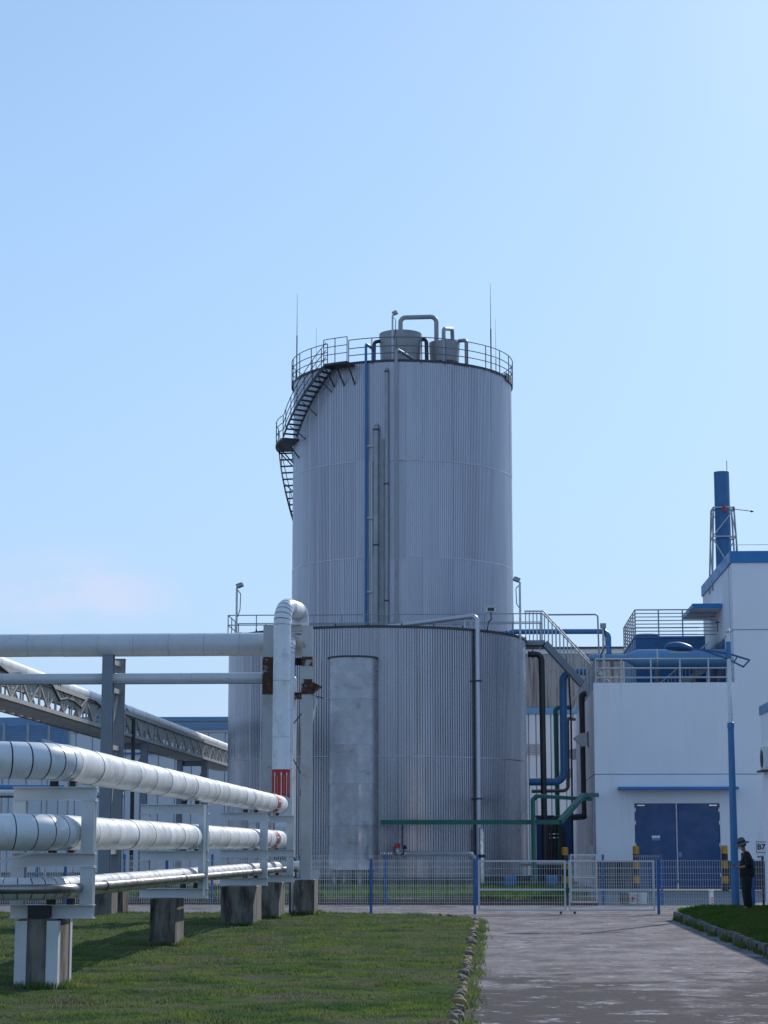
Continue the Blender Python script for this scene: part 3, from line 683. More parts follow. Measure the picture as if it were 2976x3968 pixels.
s, bk = support(24.7, -5.86, -4.83, (-5.72, -5.22, 24.45, 25.25), 'pipe support on a concrete footing edged with white angle plates, under the pipe elbows')
for (cx_, cy_) in ((bk[0], bk[2]), (bk[1], bk[2]), (bk[1], bk[3])):
    sx = 1 if cx_ == bk[0] else -1; sy = 1 if cy_ == bk[2] else -1
    b = MB(); b.box(*sorted((cx_ - sx * .012, cx_ + sx * .13)), *sorted((cy_ - sy * .012, cy_ - sy * .001)), -0.05, 0.86); b.box(*sorted((cx_ - sx * .013, cx_ - sx * .002)), *sorted((cy_ - sy * .011, cy_ + sy * .11)), -0.05, 0.861)
    b.build('angle_plate', M['frame'], s)
MB().box(-5.62, -5.35, 24.58, 24.7, 0.886, 1.04).build('packing_block', M['core'], s)
MB().beam((-6.2, 24.55, 1.50), (-5.3, 24.55, 1.74), 0.012, 0.03).build('brace', M['frame'], s)
s, bk = support(35.3, -6.12, -4.92, (-5.86, -5.42, 34.9, 35.9), 'pipe support on a tall narrow footing with one dark stain, second from the elbows', bz=0.86)
MB().box(-5.0, -4.955, 35.20, 35.213, 0.9, 2.45).build('edge_plate', M['whitep'], s)
s, bk = support(44.2, -5.90, -4.86, (-5.80, -5.10, 43.6, 45.2), 'pipe support on a broad black-stained concrete footing', bz=0.90)
s, bk = support(48.6, -5.80, -4.72, (-5.55, -5.0, 47.9, 49.3), 'pipe support on a brown concrete footing beside the rusty portal', bz=0.90)

# ---- rusty portal that carries the riser
PY = 51.2; xl, xr = X(1037, PY), X(1188, PY)
pt = thing('pipe_portal', 'tall white steel portal with heavy rust around its joints, carrying the standpipe', 'portal frame', ((xl + xr) / 2, PY, 0))
pz = Z(2425, PY, 1188)
for xx, zb_ in ((xl, 0.95), (xr, 0.93)):
    MB().hbeam((xx, PY, zb_), (xx, PY, pz), 0.26, 0.22, (0, 1, 0), 0.016).build('column', M['rusty'], pt)
    o = MB().box(xx - .24, xx + .24, PY - .3, PY + .75, -0.1, zb_ - 0.02).build('footing', M['concrete'], pt)
    MB().box(xx - .2, xx + .2, PY - .16, PY + .16, zb_ - .018, zb_ + .002).build('base_plate', M['rusty'], pt)
for (ya_, yb_, m_) in ((2419, 2446, 'rusty'), (2548, 2576, 'rust'), (2682, 2708, 'rust')):
    MB().hbeam((xl + .14, PY + .02, (Z(ya_, PY) + Z(yb_, PY)) / 2), (xr - .14, PY + .02, (Z(ya_, PY) + Z(yb_, PY)) / 2), 0.14, Z(ya_, PY) - Z(yb_, PY), (0, 0, 1)).build('cross_beam', M[m_], pt)
for xx in (xl, xr):
    for (ya_, yb_) in ((2545, 2580), (2632, 2690)) if xx == xr else ((2545, 2690),):
        MB().box(xx - .145, xx + .145, PY - .13, PY + .13, Z(yb_, PY), Z(ya_, PY)).build('rusted_sleeve', M['rust'], pt)
MB().beam((xr + .1, PY, Z(2690, PY)), (xr + .42, PY, Z(2705, PY)), 0.2, 0.02).build('bracket', M['rust'], pt)
MB().prism([(xr + .14, Z(2640, PY)), (xr + .40, Z(2662, PY)), (xr + .14, Z(2690, PY))], 'y', PY - .01, PY + .01).build('bracket', M['rust'], pt)
MB().beam((xr + .26, PY, Z(2700, PY)), (xr + .13, PY, Z(2800, PY)), 0.04, 0.04).build('bracket', M['frame'], pt)
MB().beam((xl + .13, PY + .05, Z(2905, PY)), (xr - .13, PY + .05, Z(2760, PY)), 0.03, 0.03).build('brace', M['dark'], pt)
MB().beam((xl + .13, PY + .06, Z(2800, PY)), (xr - .13, PY + .06, Z(3000, PY)), 0.03, 0.03).build('brace', M['dark'], pt)
MB().box(xr - .16, xr - .10, PY - .01, PY + .01, Z(3085, PY), Z(3058, PY)).build('rusted_clip', M['rust'], pt)
MB().prism([(xr + .14, .932), (xr + .33, .932), (xr + .33, 1.1), (xr + .28, 1.16), (xr + .14, 1.18)], 'y', PY - .12, PY - .105).build('gusset', M['frame'], pt)
# ---- overhead pipes
hp = jacketed('overhead_pipe', 'thick grey insulated pipe running high overhead to the rusty portal', [(-17.5, HY, HZ), (LOOPX + 0.28, HY, HZ)], 0.30, 0.5, 0.93, M['jacket_grey'], 15, 0.006)
MB().tube([(LOOPX + .16, HY, HZ), (LOOPX + .22, HY, HZ)], 0.335, 28).build('end_flange', M['jacket_grey'], hp)
LZ2 = Z(2628, HY - .25, 960)
h2 = jacketed('overhead_pipe', 'slimmer grey pipe running below the thick overhead pipe', [(-17.5, HY - .25, LZ2), (xl + .45, HY - .25, LZ2)], 0.14, 0.3, 2.4, M['jacket_grey'], 15, 0.004)
MB().tube([(-17.5, HY - .36, LZ2 - .12), (xl + .45, HY - .36, LZ2 - .12)], 0.035, 10).build('tracer_pipe', M['greypipe'], h2)
pipe('drop_pipe', 'thin white pipe dropping from the slim overhead pipe beside the standpipe', [(xl + .45, HY - .25, LZ2), (X(1140, HY - .3), HY - .3, LZ2 + 0.02), (X(1137, HY - .3), HY - .3, 0.05)], 0.055, M['jacket'], 0.12)
g = thing('pipe_column', 'pair of blue grey steel columns on concrete footings holding up the overhead pipes', 'column', (X(430, 51.9), 51.9, 0))
for (pxc, yc, tp) in ((411, 51.3, HZ - .31), (454, 52.5, HZ - .31)):
    xx = X(pxc, yc, 3000); MB().hbeam((xx, yc, 0.9), (xx, yc, tp), 0.28, 0.26, (0, 1, 0), 0.018).build('column', M['column'], g)
    MB().box(xx - .28, xx + .28, yc - .35, yc + .45, -0.1, 0.895).build('footing', M['concrete'], g)
    MB().box(xx - .16, xx + .16, yc - .14, yc + .14, tp, tp + .012).build('cap_plate', M['column'], g)
xx = X(411, 51.3); x2 = X(454, 52.5)
for zz in (HZ - .45, LZ2 - .28, Z(2898, 52, 430), 1.6): MB().beam((xx, 51.43, zz), (x2, 52.37, zz), 0.14, 0.12).build('cross_beam', M['truss'], g)
MB().beam((xx, 51.43, Z(2898, 52, 430)), (x2, 52.37, LZ2 - .3), 0.05, 0.05).build('brace', M['truss'], g)
MB().beam((xx, 51.43, 1.6), (x2, 52.37, Z(2898, 52, 430)), 0.05, 0.05).build('brace', M['truss'], g)

# ---- small valve line at the portal foot
vq = pipe('drain_pipe', 'thin black drain pipe with a hand valve at the portal footing', [(xr - .45, PY - .4, 1.55), (xr - .28, PY - .4, 1.50), (xr - .22, PY - .4, 1.35), (xr - .22, PY - .4, 0.98), (xr - .36, PY - .4, 0.95), (xr - .36, PY - .4, 0.02)], 0.022, M['black'], 0.05, n=8)
MB().ball((xr - .36, PY - .4, .95), 0.06).build('hand_valve', M['black'], vq)
MB().tube([(xr - .36, PY - .4, 0.02), (xr - .36, PY - .4, .2)], .026, 8).build('rusty_end', M['rust'], vq)

# ================================================================== PIPE BRIDGE
BX0, BX1 = -14.6, -13.3
bz0, bz1 = 5.70, 6.60
br = thing('pipe_bridge', 'long beige steel lattice bridge carrying a pale pipe behind the pipe rack', 'pipe bridge', (-13.9, 78, 0))
ys = [46.0 + 1.17 * k for k in range(54)]
for x_ in (BX1, BX0):
    nm = 'truss'
    b = MB(); b.hbeam((x_, ys[0], bz1 - .07), (x_, ys[-1], bz1 - .07), .12, .14, (1, 0, 0)); b.hbeam((x_, ys[0], bz0 + .07), (x_, ys[-1], bz0 + .07), .12, .14, (1, 0, 0))
    o = b.build(nm, M['truss'], br)
    vm = MB().beam((0, 0, bz0 + .14), (0, 0, bz1 - .14), .05, .05).mesh('upright', M['truss'])
    dm = MB().beam((0, 0, bz0 + .13), (0, 1.17, bz1 - .13), .055, .06).mesh('diagonal', M['truss']); dn = MB().beam((0, 0, bz1 - .13), (0, 1.17, bz0 + .13), .055, .06).mesh('diagonal', M['truss'])
    for k, yy in enumerate(ys):
        link('upright', vm, o, (x_ + 13.9, yy - 78, 0))
        if k < len(ys) - 1: link('diagonal', (dm, dn)[k % 2], o, (x_ + 13.9, yy - 78, 0))
cm = MB().beam((BX0 + .07, 0, bz0 + .05), (BX1 - .07, 0, bz0 + .05), .1, .1).mesh('cross_member', M['truss'])
cm2 = MB().beam((BX0 + .07, 0, bz1 - .06), (BX1 - .07, 0, bz1 - .06), .1, .1).mesh('cross_member', M['truss'])
for yy in ys: link('cross_member', cm, br, (13.9, yy - 78, 0)); link('cross_member', cm2, br, (13.9, yy - 78, 0))
for xx_, r_ in ((-14.25, .07), (-13.95, .05), (-13.65, .06)): MB().tube([(xx_, ys[0], bz0 + .12 + r_), (xx_, ys[-1], bz0 + .12 + r_)], r_, 8).build('inner_pipe', M['greypipe'], br)
bp = jacketed('bridge_pipe', 'pale insulated pipe lying along the top of the lattice bridge', [(-13.62, ys[0], bz1 + .17), (-13.62, ys[-1], bz1 + .17)], 0.19, .5, 2.9, M['jacket'], 15, 0.008)
cb_ = [(-13.30, 46, bz1 + .02)]
for k in range(24): cb_.append((-13.22, 47 + k * 1.1, bz1 - .06 - (0.12 if k % 3 == 1 else 0.0) - (0.25 if 12 < k < 17 else 0)))
tag(MB().tube(cb_, 0.045, 7).build('cable', M['black'], base=(-13.3, 60, 6)), 'thick black cable sagging along the lattice bridge', 'cable')
for yy in (62.2, 70.5, 74.0):
    MB().lathe([(0.197, -.02), (0.204, -.02), (0.204, .02), (0.197, .02)], 0, 0, 20)
    b = MB(); b.tube([(-13.62, yy - .02, bz1 + .17), (-13.62, yy + .02, bz1 + .17)], 0.2, 20); b.tube([(-13.41, yy, bz1 + .15), (-13.22, yy, bz1 - .3)], 0.016, 6); b.build('strap', M['black'], bp)
hz = X(587, 74.5); pipe('black_hose', 'black pipe hanging down from the lattice bridge past a column', [(-13.2, 74.2, bz1 - .2), (-13.18, 74.2, 0.1)], 0.075, M['black'])
for k, (yy, lab) in enumerate(((77.5, 'column'), (94.0, 'column'))):
    for x_ in (BX0 + .1, BX1 - .05):
        MB().hbeam((x_, yy, 0), (x_, yy, bz0 - .002), 0.26, 0.26, (0, 1, 0), 0.02).build('support_column', M['column'], br)
    MB().hbeam((BX0, yy, bz0 - .16), (BX1, yy, bz0 - .16), 0.2, 0.24, (0, 0, 1), 0.016).build('support_beam', M['column'], br)
    MB().beam((BX0 + .1, yy, 3.2), (BX1 - .05, yy, 5.3), .08, .08).build('brace', M['column'], br)

# ================================================================== BACKGROUND WAREHOUSE (left)
WY = 128.0; wz = Z(2779, WY, 760); x0w = X(-60, WY) - 8; x1w = X(1000, WY)
wh = thing('warehouse', 'long low warehouse of pale cladding panels with blue eaves beyond the pipe bridge', 'building', ((x0w + x1w) / 2, WY, 0))
MB().box(x0w, x1w, WY + .12, WY + 25, 0, wz - .4).build('inner_wall', M['core'], wh)
nP = int((x1w - x0w) / 1.05)
for k in range(nP):
    a = x0w + (x1w - x0w) * k / nP; c = x0w + (x1w - x0w) * (k + 1) / nP
    MB().prism([(a + .02, WY + .1), (a + .02, WY + .03), (a + .12, WY), (c - .14, WY), (c - .02, WY + .03), (c - .02, WY + .1)], 'z', 0.1, wz - 1.0).build('cladding_panel', M['panel'], wh)
MB().prism([(WY + 12, wz + .25), (WY - .35, wz), (WY - .35, wz - .28), (WY + 12, wz - .1)], 'x', x0w, x1w + 3).build('roof', M['blue_lt'], wh)
MB().box(x0w, x1w, WY - .05, WY + .1, wz - .98, wz - .2).build('fascia', M['panel'], wh)
MB().box(x0w, x1w, WY - .28, WY - .06, Z(2826, WY, 760), Z(2807, WY, 760)).build('gutter', M['blue_lt'], wh)
MB().box(x0w, x1w, WY - .12, WY - .03, Z(2920, WY), Z(2914, WY)).build('trim_line', M['blue'], wh)
# louvred screen standing in front of it
SY = 112.0; sx0, sx1 = X(-80, SY), X(272, SY); sz0, sz1 = Z(2885, SY), Z(2806, SY)
sc_ = thing('louvre_screen', 'blue louvred screen with slim posts on the warehouse platform beneath the bridge', 'screen', ((sx0 + sx1) / 2, SY, 0))
for k in range(11):
    zz = sz0 + (sz1 - sz0) * k / 10; MB().beam((sx0, SY, zz), (sx1, SY, zz), 0.16, 0.03, (0, -.5, .8)).build('slat', M['blue_lt'], sc_)
for pxx in (12, 105, 187, 268, -60): MB().box(X(pxx, SY) - .06, X(pxx, SY) + .06, SY - .18, SY - .09, 0, sz1 + .15).build('post', M['rail'], sc_)
MB().box(sx0, sx1, SY + .1, SY + .9, sz0 - .55, sz0 - .3).build('platform', M['column'], sc_)
MB().box(sx0, sx1 , SY + .05, SY + .12, sz1 + .1, sz1 + .38).build('top_panel', M['blue_lt'], sc_)
q0, q1 = X(158, 100), X(312, 100)
pipe('vent_pipe', 'short grey vent pipe sloping out beyond the topmost white pipe', [(q0, 100, Z(2868, 100)), (q0 + .1, 100, Z(2868, 100)), (q1, 98, Z(2904, 98))], 0.09, M['greypipe'], .1)
pipe('yard_pipe', 'blue pipe running low along the yard behind the rack', [(-26, 90, Z(3048, 90)), (X(250, 90), 90, Z(3050, 90))], 0.12, M['blue_pipe'])
pipe('yard_pipe', 'pale pipe on low sleepers behind the rack', [(-26, 89.5, Z(3068, 89.5)), (X(480, 89.5), 89.5, Z(3068, 89.5))], 0.11, M['jacket'])
pipe('yard_pipe', 'dark pipe under the pale sleeper pipe', [(-26, 89.2, Z(3085, 89.2)), (X(480, 89.2), 89.2, Z(3085, 89.2))], 0.05, M['dark'])

# ================================================================== THINGS ON THE TALL SILO
def surfy(px, c, rad, py=2000, gap=0.0):
    """y of the front of a round tank under that pixel column, gap in front of it"""
    y_ = c.y - rad
    for _ in range(6):
        dx = X(px, y_, py) - c.x; y_ = c.y - math.sqrt(max(0.01, (rad + gap) ** 2 - dx * dx))
    return y_
def riser(name, label, px, ytop, r, m, back=0.6, low=8.0, up=None):
    y_ = surfy(px, TC, TR, 2000, r + 0.13); x_ = X(px, y_, 2000); zt = Z(ytop, y_, px)
    return pipe(name, label, [(x_, y_, low), (x_, y_, zt), (x_ + 0.05, y_ + back, zt)] if up is None else up(x_, y_, zt), r, m, r * 2.2, n=14), x_, y_
def up_blue(x_, y_, zt): return [(x_, y_, 8.0), (x_, y_, zt), (x_ + .30, y_ + 1.2, zt), (x_ + .42, y_ + 1.4, zt - 1.6)]
ra, xa, ya = riser('riser_pipe', 'slim blue pipe climbing the whole height of the silo over its rim', 1417, 1332, 0.065, M['blue_pipe'], up=up_blue)
rb_, xb, yb = riser('riser_pipe', 'thickest grey pipe on the silo, ending in an elbow part way up', 1457, 1648, 0.125, M['tower_pipe'], 0.5)
rc, xc_, yc_ = riser('riser_pipe', 'grey pipe on the silo ending in an elbow just under the rim', 1498, 1428, 0.095, M['tower_pipe'], 0.45)
def up_d(x_, y_, zt): return [(x_, y_, 8.0), (x_, y_, zt), (x_ + 1.35, y_ + 2.2, TZ + 0.2)]
rd, xd, yd = riser('riser_pipe', 'narrow grey pipe on the silo that bends over the rim beside the roof vessels', 1536, 1352, 0.08, M['tower_pipe'], up=up_d)
for (root, x_, y_, r_, lst) in ((rb_, xb, yb, .125, (2112, 1665)), (rc, xc_, yc_, .095, (1875, 2328, 1440))):
    for py in lst: MB().tube([(x_, y_, Z(py, y_) - .04), (x_, y_, Z(py, y_) + .04)], r_ * 1.13, 14).build('joint_ring', M['dark'], root)
for py in (1726, 2005, 2292):
    yy = min(ya, yb, yc_, yd) + .12; b = MB().beam((xa - .12, yy + .1, Z(py, yy)), (xd + .12, yy + .1, Z(py, yy)), 0.05, 0.06)
    tag(b.build('pipe_bracket', M['rail_lt'], base=(xc_, yy, Z(py, yy))), 'flat bracket clamping the silo riser pipes ' + {1726: 'just below the elbow of the thickest pipe', 2005: 'half way up the silo', 2292: 'just above the broad tank roof'}[py], 'bracket', 'brackets clamping the silo riser pipes')
yy = surfy(1478, TC, TR, 2000, 0.05); MB().box(X(1468, yy), X(1490, yy), yy - .03, yy, 8.5, Z(1700, yy)).build('cover_strip', M['tower_pipe'], None, (X(1478, yy), yy, 8.5))
tag(bpy.data.objects['cover_strip'], 'flat dark cover strip between the silo riser pipes', 'strip')

def roof_vessel(name, label, pxc, w_px, ytop, ybot, yv, tilt=0.07):
    c = aty(pxc, ytop, yv); r = w_px / 2 * yv / 7906; zb_ = Z(ybot, yv - r * .6, pxc); t = thing(name, label, 'vessel', (c.x, yv, TZ))
    zt = Z(ytop + 8, yv - r, pxc)
    MB().lathe([(0.03, zt + .10), (r * .6, zt + .07), (r, zt), (r * 1.0, zt - .05), (r * (1 - tilt * .5), (zt + zb_) / 2), (r * (1 - tilt), zb_)], c.x, yv, 40).build('shell', M['tin'], t)
    MB().lathe([(r * (1 - tilt), zb_), (r * .35, zb_ - r * .55), (0.05, zb_ - r * .6)], c.x, yv, 40).build('cone', M['tin'], t)
    for k in range(4):
        a = R(45 + 90 * k); MB().box(c.x + r * .8 * math.sin(a) - .06, c.x + r * .8 * math.sin(a) + .06, yv + r * .8 * math.cos(a) - .06, yv + r * .8 * math.cos(a) + .06, TZ, zb_).build('leg', M['tin'], t)
    return t, c.x, r, zt
v1, v1x, v1r, v1z = roof_vessel('roof_vessel', 'larger grey tub on the silo roof with an arched pipe from its lid', 1552, 173, 1268, 1398, 97.6)
v2, v2x, v2r, v2z = roof_vessel('roof_vessel', 'smaller grey tub on the silo roof beside the larger one', 1722, 125, 1308, 1398, 98.0)
MB().tube([(X(1552, 97.6, 1265), 97.6, v1z + .05), (X(1552, 97.6, 1265), 97.6, v1z + .22)], .2, 16).build('lid_collar', M['tin'], v1)
ax_ = X(1552, 97.6, 1265)
pipe('arched_pipe', 'grey pipe arching from the lid of the larger roof tub to the smaller one', [(ax_, 97.6, v1z + .1), (ax_, 97.6, Z(1232, 97.6)), (X(1691, 98.0, 1230), 98.0, Z(1230, 98.0)), (X(1691, 98.0, 1300), 98.0, v2z)], 0.115, M['tin'], .28)
pipe('roof_pipe', 'grey pipe standing before the smaller roof tub with a bent top', [(X(1720, 96.4, 1390), 96.4, TZ - .1), (X(1719, 96.4, 1280), 96.4, Z(1277, 96.4)), (X(1752, 97.6, 1285), 97.6, Z(1278, 97.6)), (X(1754, 98, 1300), 98.0, v2z - .1)], 0.10, M['greypipe'], .2)
pipe('roof_pipe', 'short grey pipe joining the smaller roof tub to the roof on its open side', [(v2x + v2r - .05, 97.9, Z(1325, 97.9)), (X(1807, 97.6, 1325), 97.6, Z(1322, 97.6)), (X(1808, 97.5, 1390), 97.5, TZ)], 0.095, M['tin'], .2)
pipe('roof_pipe', 'dark grey pipe hooked between the two roof tubs', [(v1x + v1r - .05, 97.6, Z(1318, 97.6)), (X(1652, 97.4, 1320), 97.4, Z(1317, 97.4)), (X(1655, 97.4, 1390), 97.4, TZ)], 0.10, M['dark'], .2)
pipe('roof_pipe', 'dark pipe hooked from the larger roof tub towards the blue riser', [(v1x - v1r + .05, 97.4, Z(1322, 97.4)), (X(1450, 97.2, 1322), 97.2, Z(1325, 97.2)), (X(1449, 97.2, 1390), 97.2, TZ)], 0.09, M['dark'], .2)
for pxx, yt, ydep, lab, r_ in ((1152, 1137, 99.0, 'tall thin lightning rod beside the stair head on the silo rim', .03), (1226, 1270, 104.6, 'short lightning rod at the far side of the silo behind the stair', .022), (1900, 1097, 99.0, 'tallest lightning rod on the silo rim near the dark kick plate', .032), (1920, 1233, 104.4, 'short lightning rod just behind the tallest rod', .022)):
    c = aty(pxx, yt, ydep); zb_ = TZ - 0.2
    t = thing('lightning_rod', lab, 'lightning rod', (c.x, ydep, zb_)); h = c.z - zb_
    MB().tube([(c.x, ydep, zb_), (c.x, ydep, zb_ + h * .55)], r_, 8).build('mast', M['dark'], t)
    MB().tube([(c.x, ydep, zb_ + h * .55), (c.x, ydep, zb_ + h)], r_ * .5, 6, True, [r_ * .55, r_ * .2]).build('spike', M['dark'], t)
def floodlight(label, px, ytop, ybase, yd_, side, base_z=None):
    c = aty(px, ytop, yd_); zb_ = Z(ybase, yd_, px) if base_z is None else base_z
    t = thing('floodlight_pole', label, 'floodlight', (c.x, yd_, zb_))
    MB().tube([(c.x, yd_, zb_), (c.x, yd_, c.z)], 0.045, 8).build('pole', M['rail_lt'], t)
    MB().tube(rounded([(c.x + .04, yd_, c.z - .1), (c.x + side * .16, yd_, c.z - .25), (c.x + side * .14, yd_, c.z - .9), (c.x + .05, yd_, c.z - 1.2)], .1), 0.018, 6).build('cable', M['black'], t)
    h = MB().beam((c.x + side * .02, yd_ - .08, c.z + .05), (c.x + side * .24, yd_ - .14, c.z + .13), .24, .16).build('lamp_head', M['rail'], t)
    MB().beam((c.x + side * .242, yd_ - .141, c.z + .131), (c.x + side * .252, yd_ - .144, c.z + .135), .2, .12).build('lens', M['glass'], h)
floodlight('floodlight on a pole at the broad tank roof edge behind the standpipe', 918, 2278, 2440, 82.5, 1, LZ - .1)
floodlight('floodlight on a pole at the broad tank roof beside the stair bridge', 2014, 2255, 2470, 82.5, -1, LZ - .1)
floodlight('camera mast rising in front of the larger roof tub', 1521, 1222, 1390, 95.6, 1, TZ - .1)
c = aty(1902, 2362, 80.5); t = thing('junction_box', 'small pale junction box on a bent conduit at the broad tank railing', 'junction box', (c.x, 80.5, LZ))
MB().box(c.x - .19, c.x + .19, 80.4, 80.6, c.z - .1, c.z + .1).build('housing', M['acwhite'], t); MB().box(c.x - .13, c.x + .13, 80.385, 80.399, c.z - .07, c.z + .06).build('screen', M['dark'], t)
MB().box(c.x - .24, c.x + .24, 80.35, 80.62, c.z + .101, c.z + .13).build('hood', M['acwhite'], t)
MB().tube(rounded([(c.x, 80.5, c.z - .1), (c.x + .02, 80.5, c.z - .4), (c.x - .1, 80.5, c.z - .5), (c.x - .16, 80.5, LZ - .03)], .08), .025, 6).build('conduit', M['dark'], t)
# ---- pipes on the broad tank
yy = surfy(1852, LC, LR, 2800, .16); xx = X(1852, yy, 2800)
ztp = Z(2385, yy, 1852)
dp = pipe('down_pipe', 'long grey pipe sloping across the broad tank roof then dropping down its side', [aty(1450, 2437, yy + 1.6), (xx - .0, yy, ztp), (xx, yy, 2.6), (xx, yy, 0.3)], 0.10, M['sheet'], .25)
for py in (3095, 2640): MB().box(xx - .16, xx + .16, yy - .13, yy + .1, Z(py, yy) - .03, Z(py, yy) + .03).build('clamp', M['dark'], dp)
for q in (-.25, -.12): MB().tube([(xx + q * 2, yy + .2, LZ - .1), (xx + q * 2, yy + .2, ztp - .05)], 0.03, 8).build('stand', M['rail_lt'], dp)
p = aty(1866, 3215, yy - .15)
pb = pipe('steel_elbow', 'bright bare steel elbow and valve at the foot of the broad tank down pipe', [(p.x - .1, yy + .1, p.z + .05), (p.x, yy - .15, p.z), (p.x, yy - .15, .3)], .09, M['chrome'], .14)
MB().lathe([(0.05, 1.3), (.14, 1.3), (.14, 1.42), (.05, 1.42)], p.x, yy - .15, 16).build('valve', M['dark'], pb)
gy = 77.2; gz = Z(3310, gy, 1650); gx0, gx1 = X(1473, gy), X(1836, gy)
gp = pipe('drain_line', 'grey pipe at fence height beside the upright vessel, with a red actuator', [(gx0, gy, gz), (gx1, gy, gz), (gx1 + .02, gy, .1)], 0.085, M['greypipe'], .2, n=16)
for px_ in (1491, 1507, 1516, 1562, 1570): MB().tube([(X(px_, gy) - .02, gy, gz), (X(px_, gy) + .02, gy, gz)], .13, 16).build('flange', M['chrome'], gp)
ax2 = X(1540, gy); MB().box(ax2 - .11, ax2 + .11, gy - .12, gy + .1, gz + .22, gz + .40).build('actuator', M['red'], gp); MB().tube([(ax2, gy, gz + .08), (ax2, gy, gz + .22)], .05, 10).build('stem', M['whitep'], gp)
MB().ball((X(1568, gy), gy - .05, gz + .26), .08).build('knob', M['black'], gp)
MB().tube(rounded([(ax2 - .12, gy - .14, gz + .28), (ax2 - .12, gy - .16, gz + .02), (ax2 + .1, gy - .16, gz - .06), (ax2 + .26, gy - .14, gz + .06), (ax2 + .2, gy - .14, gz + .3), (ax2 + .2, gy - .14, gz + 1.1)], .12), .025, 7).build('signal_cable', M['black'], gp)
pipe('yard_pipe', 'level grey pipe on stands behind the gate at the foot of the broad tank', [(X(2020, 78.6, 3345), 78.6, Z(3345, 78.6)), (X(2200, 78.6, 3345), 78.6, Z(3345, 78.6))], .09, M['greypipe'])
# cable tray
ty = 76.9; tz = Z(3186, ty, 1700)
ct = thing('cable_tray', 'long green cable tray crossing the tanks and stepping up to the white building', 'cable tray', (X(1800, ty), ty, 0))
tp = [(X(1475, ty), ty, tz), (X(2165, ty), ty, tz), (X(2262, 80.5, 3080), 80.5, Z(3082, 80.5)), (X(2312, 83, 3080), 83.1, Z(3082, 83.1))]
for a_, b_ in zip(tp[:-1], tp[1:]): MB().beam(a_, b_, 0.2, 0.17).build('tray_section', M['green'], ct)
MB().beam((X(2005, ty) , ty - .004, tz), (X(2030, ty), ty - .004, tz), .2, .175).build('splice_plate', M['green'], ct)
gpx = X(2064, 76.5)
pipe('green_pipe', 'green square-cornered conduit rising beside the broad tank and turning to the building', [(gpx, 76.5, 0.1), (gpx, 76.5, Z(3100, 76.5)), (gpx + .15, 76.5, Z(3098, 76.5) + .12), (X(2290, 82, 3098), 82.0, Z(3098, 82))], 0.09, M['green'], .05, n=4)

# ================================================================== WHITE BUILDING
BY = 83.4; cxb = X(2305, BY, 2980); cxr = X(2846, BY, 2600); bzp = Z(2645, BY, 2560); xr2 = X(3400, BY)
wb = thing('white_building', 'white rendered plant building with blue parapet and navy double door', 'building', (9, BY, 0))
d0, d1 = X(2461, BY, 3280), X(2793, BY, 3280); dz = Z(3112, BY, 2620)
FD = 28.0; TF = bzp - 0.35
def wallbox(*a): return MB().box(*a).build('wall', M['wall'], wb)
wallbox(cxb, d0, BY, BY + .3, 0, bzp); wallbox(d1, xr2, BY, BY + .3, 0, bzp); wallbox(d0, d1, BY, BY + .3, dz, bzp)
wallbox(cxb, cxb + .3, BY + .302, BY + FD, 0, TF + .1)
wallbox(cxb, xr2, BY + FD, BY + FD + .3, 0, TF + .1)
MB().box(cxb + .302, cxr - .002, BY + .302, BY + FD - .002, TF - .2, TF).build('terrace', M['kerb'], wb)
# upper block
ubz = Z(2181, BY, 2850); ubt = Z(2136, BY, 2850); UD = 11.5
wallbox(cxr, xr2, BY + .002, BY + .3, bzp + .001, ubz); wallbox(cxr, cxr + .3, BY + .302, BY + UD, TF - .1, ubz - .001); wallbox(cxr + .3, xr2, BY + UD - .3, BY + UD, TF, ubz)
MB().box(cxr - .06, xr2, BY - .06, BY + .36, ubz + .002, ubt).build('parapet', M['trim'], wb); MB().box(cxr - .06, cxr + .36, BY + .362, BY + UD + .05, ubz + .002, ubt).build('parapet', M['trim'], wb)
MB().box(cxr + .3, xr2, BY + .3, BY + UD - .3, ubz - .5, ubz - .3).build('roof', M['kerb'], wb)
# grooves in the render: thin dark recess strips set into the wall face
for (xa_, xb_, zz) in ((cxb, xr2, Z(3000, BY, 2600)), (cxr, xr2, Z(2440, BY, 2900))): MB().box(xa_ + .002, xb_, BY - .004, BY + .01, zz - .012, zz + .012).build('groove', M['plinth'], wb)
MB().box(cxb - .004, cxb + .01, BY, BY + 14, Z(3000, BY, 2600) - .012, Z(3000, BY, 2600) + .012).build('groove', M['plinth'], wb)
MB().box(cxr - .004, cxr + .01, BY, BY + 9, Z(2440, BY, 2900) - .012, Z(2440, BY, 2900) + .012).build('groove', M['plinth'], wb)
MB().box(cxr - .005, cxr + .01, BY + 1.0, BY + 1.03, bzp, ubz).build('groove', M['plinth'], wb)
for (xa_, xb_) in ((cxb - .02, d0 - .05), (d1 + .05, xr2)): MB().box(xa_, xb_, BY - .03, BY - .001, 0, Z(3335, BY)).build('plinth', M['plinth'], wb)
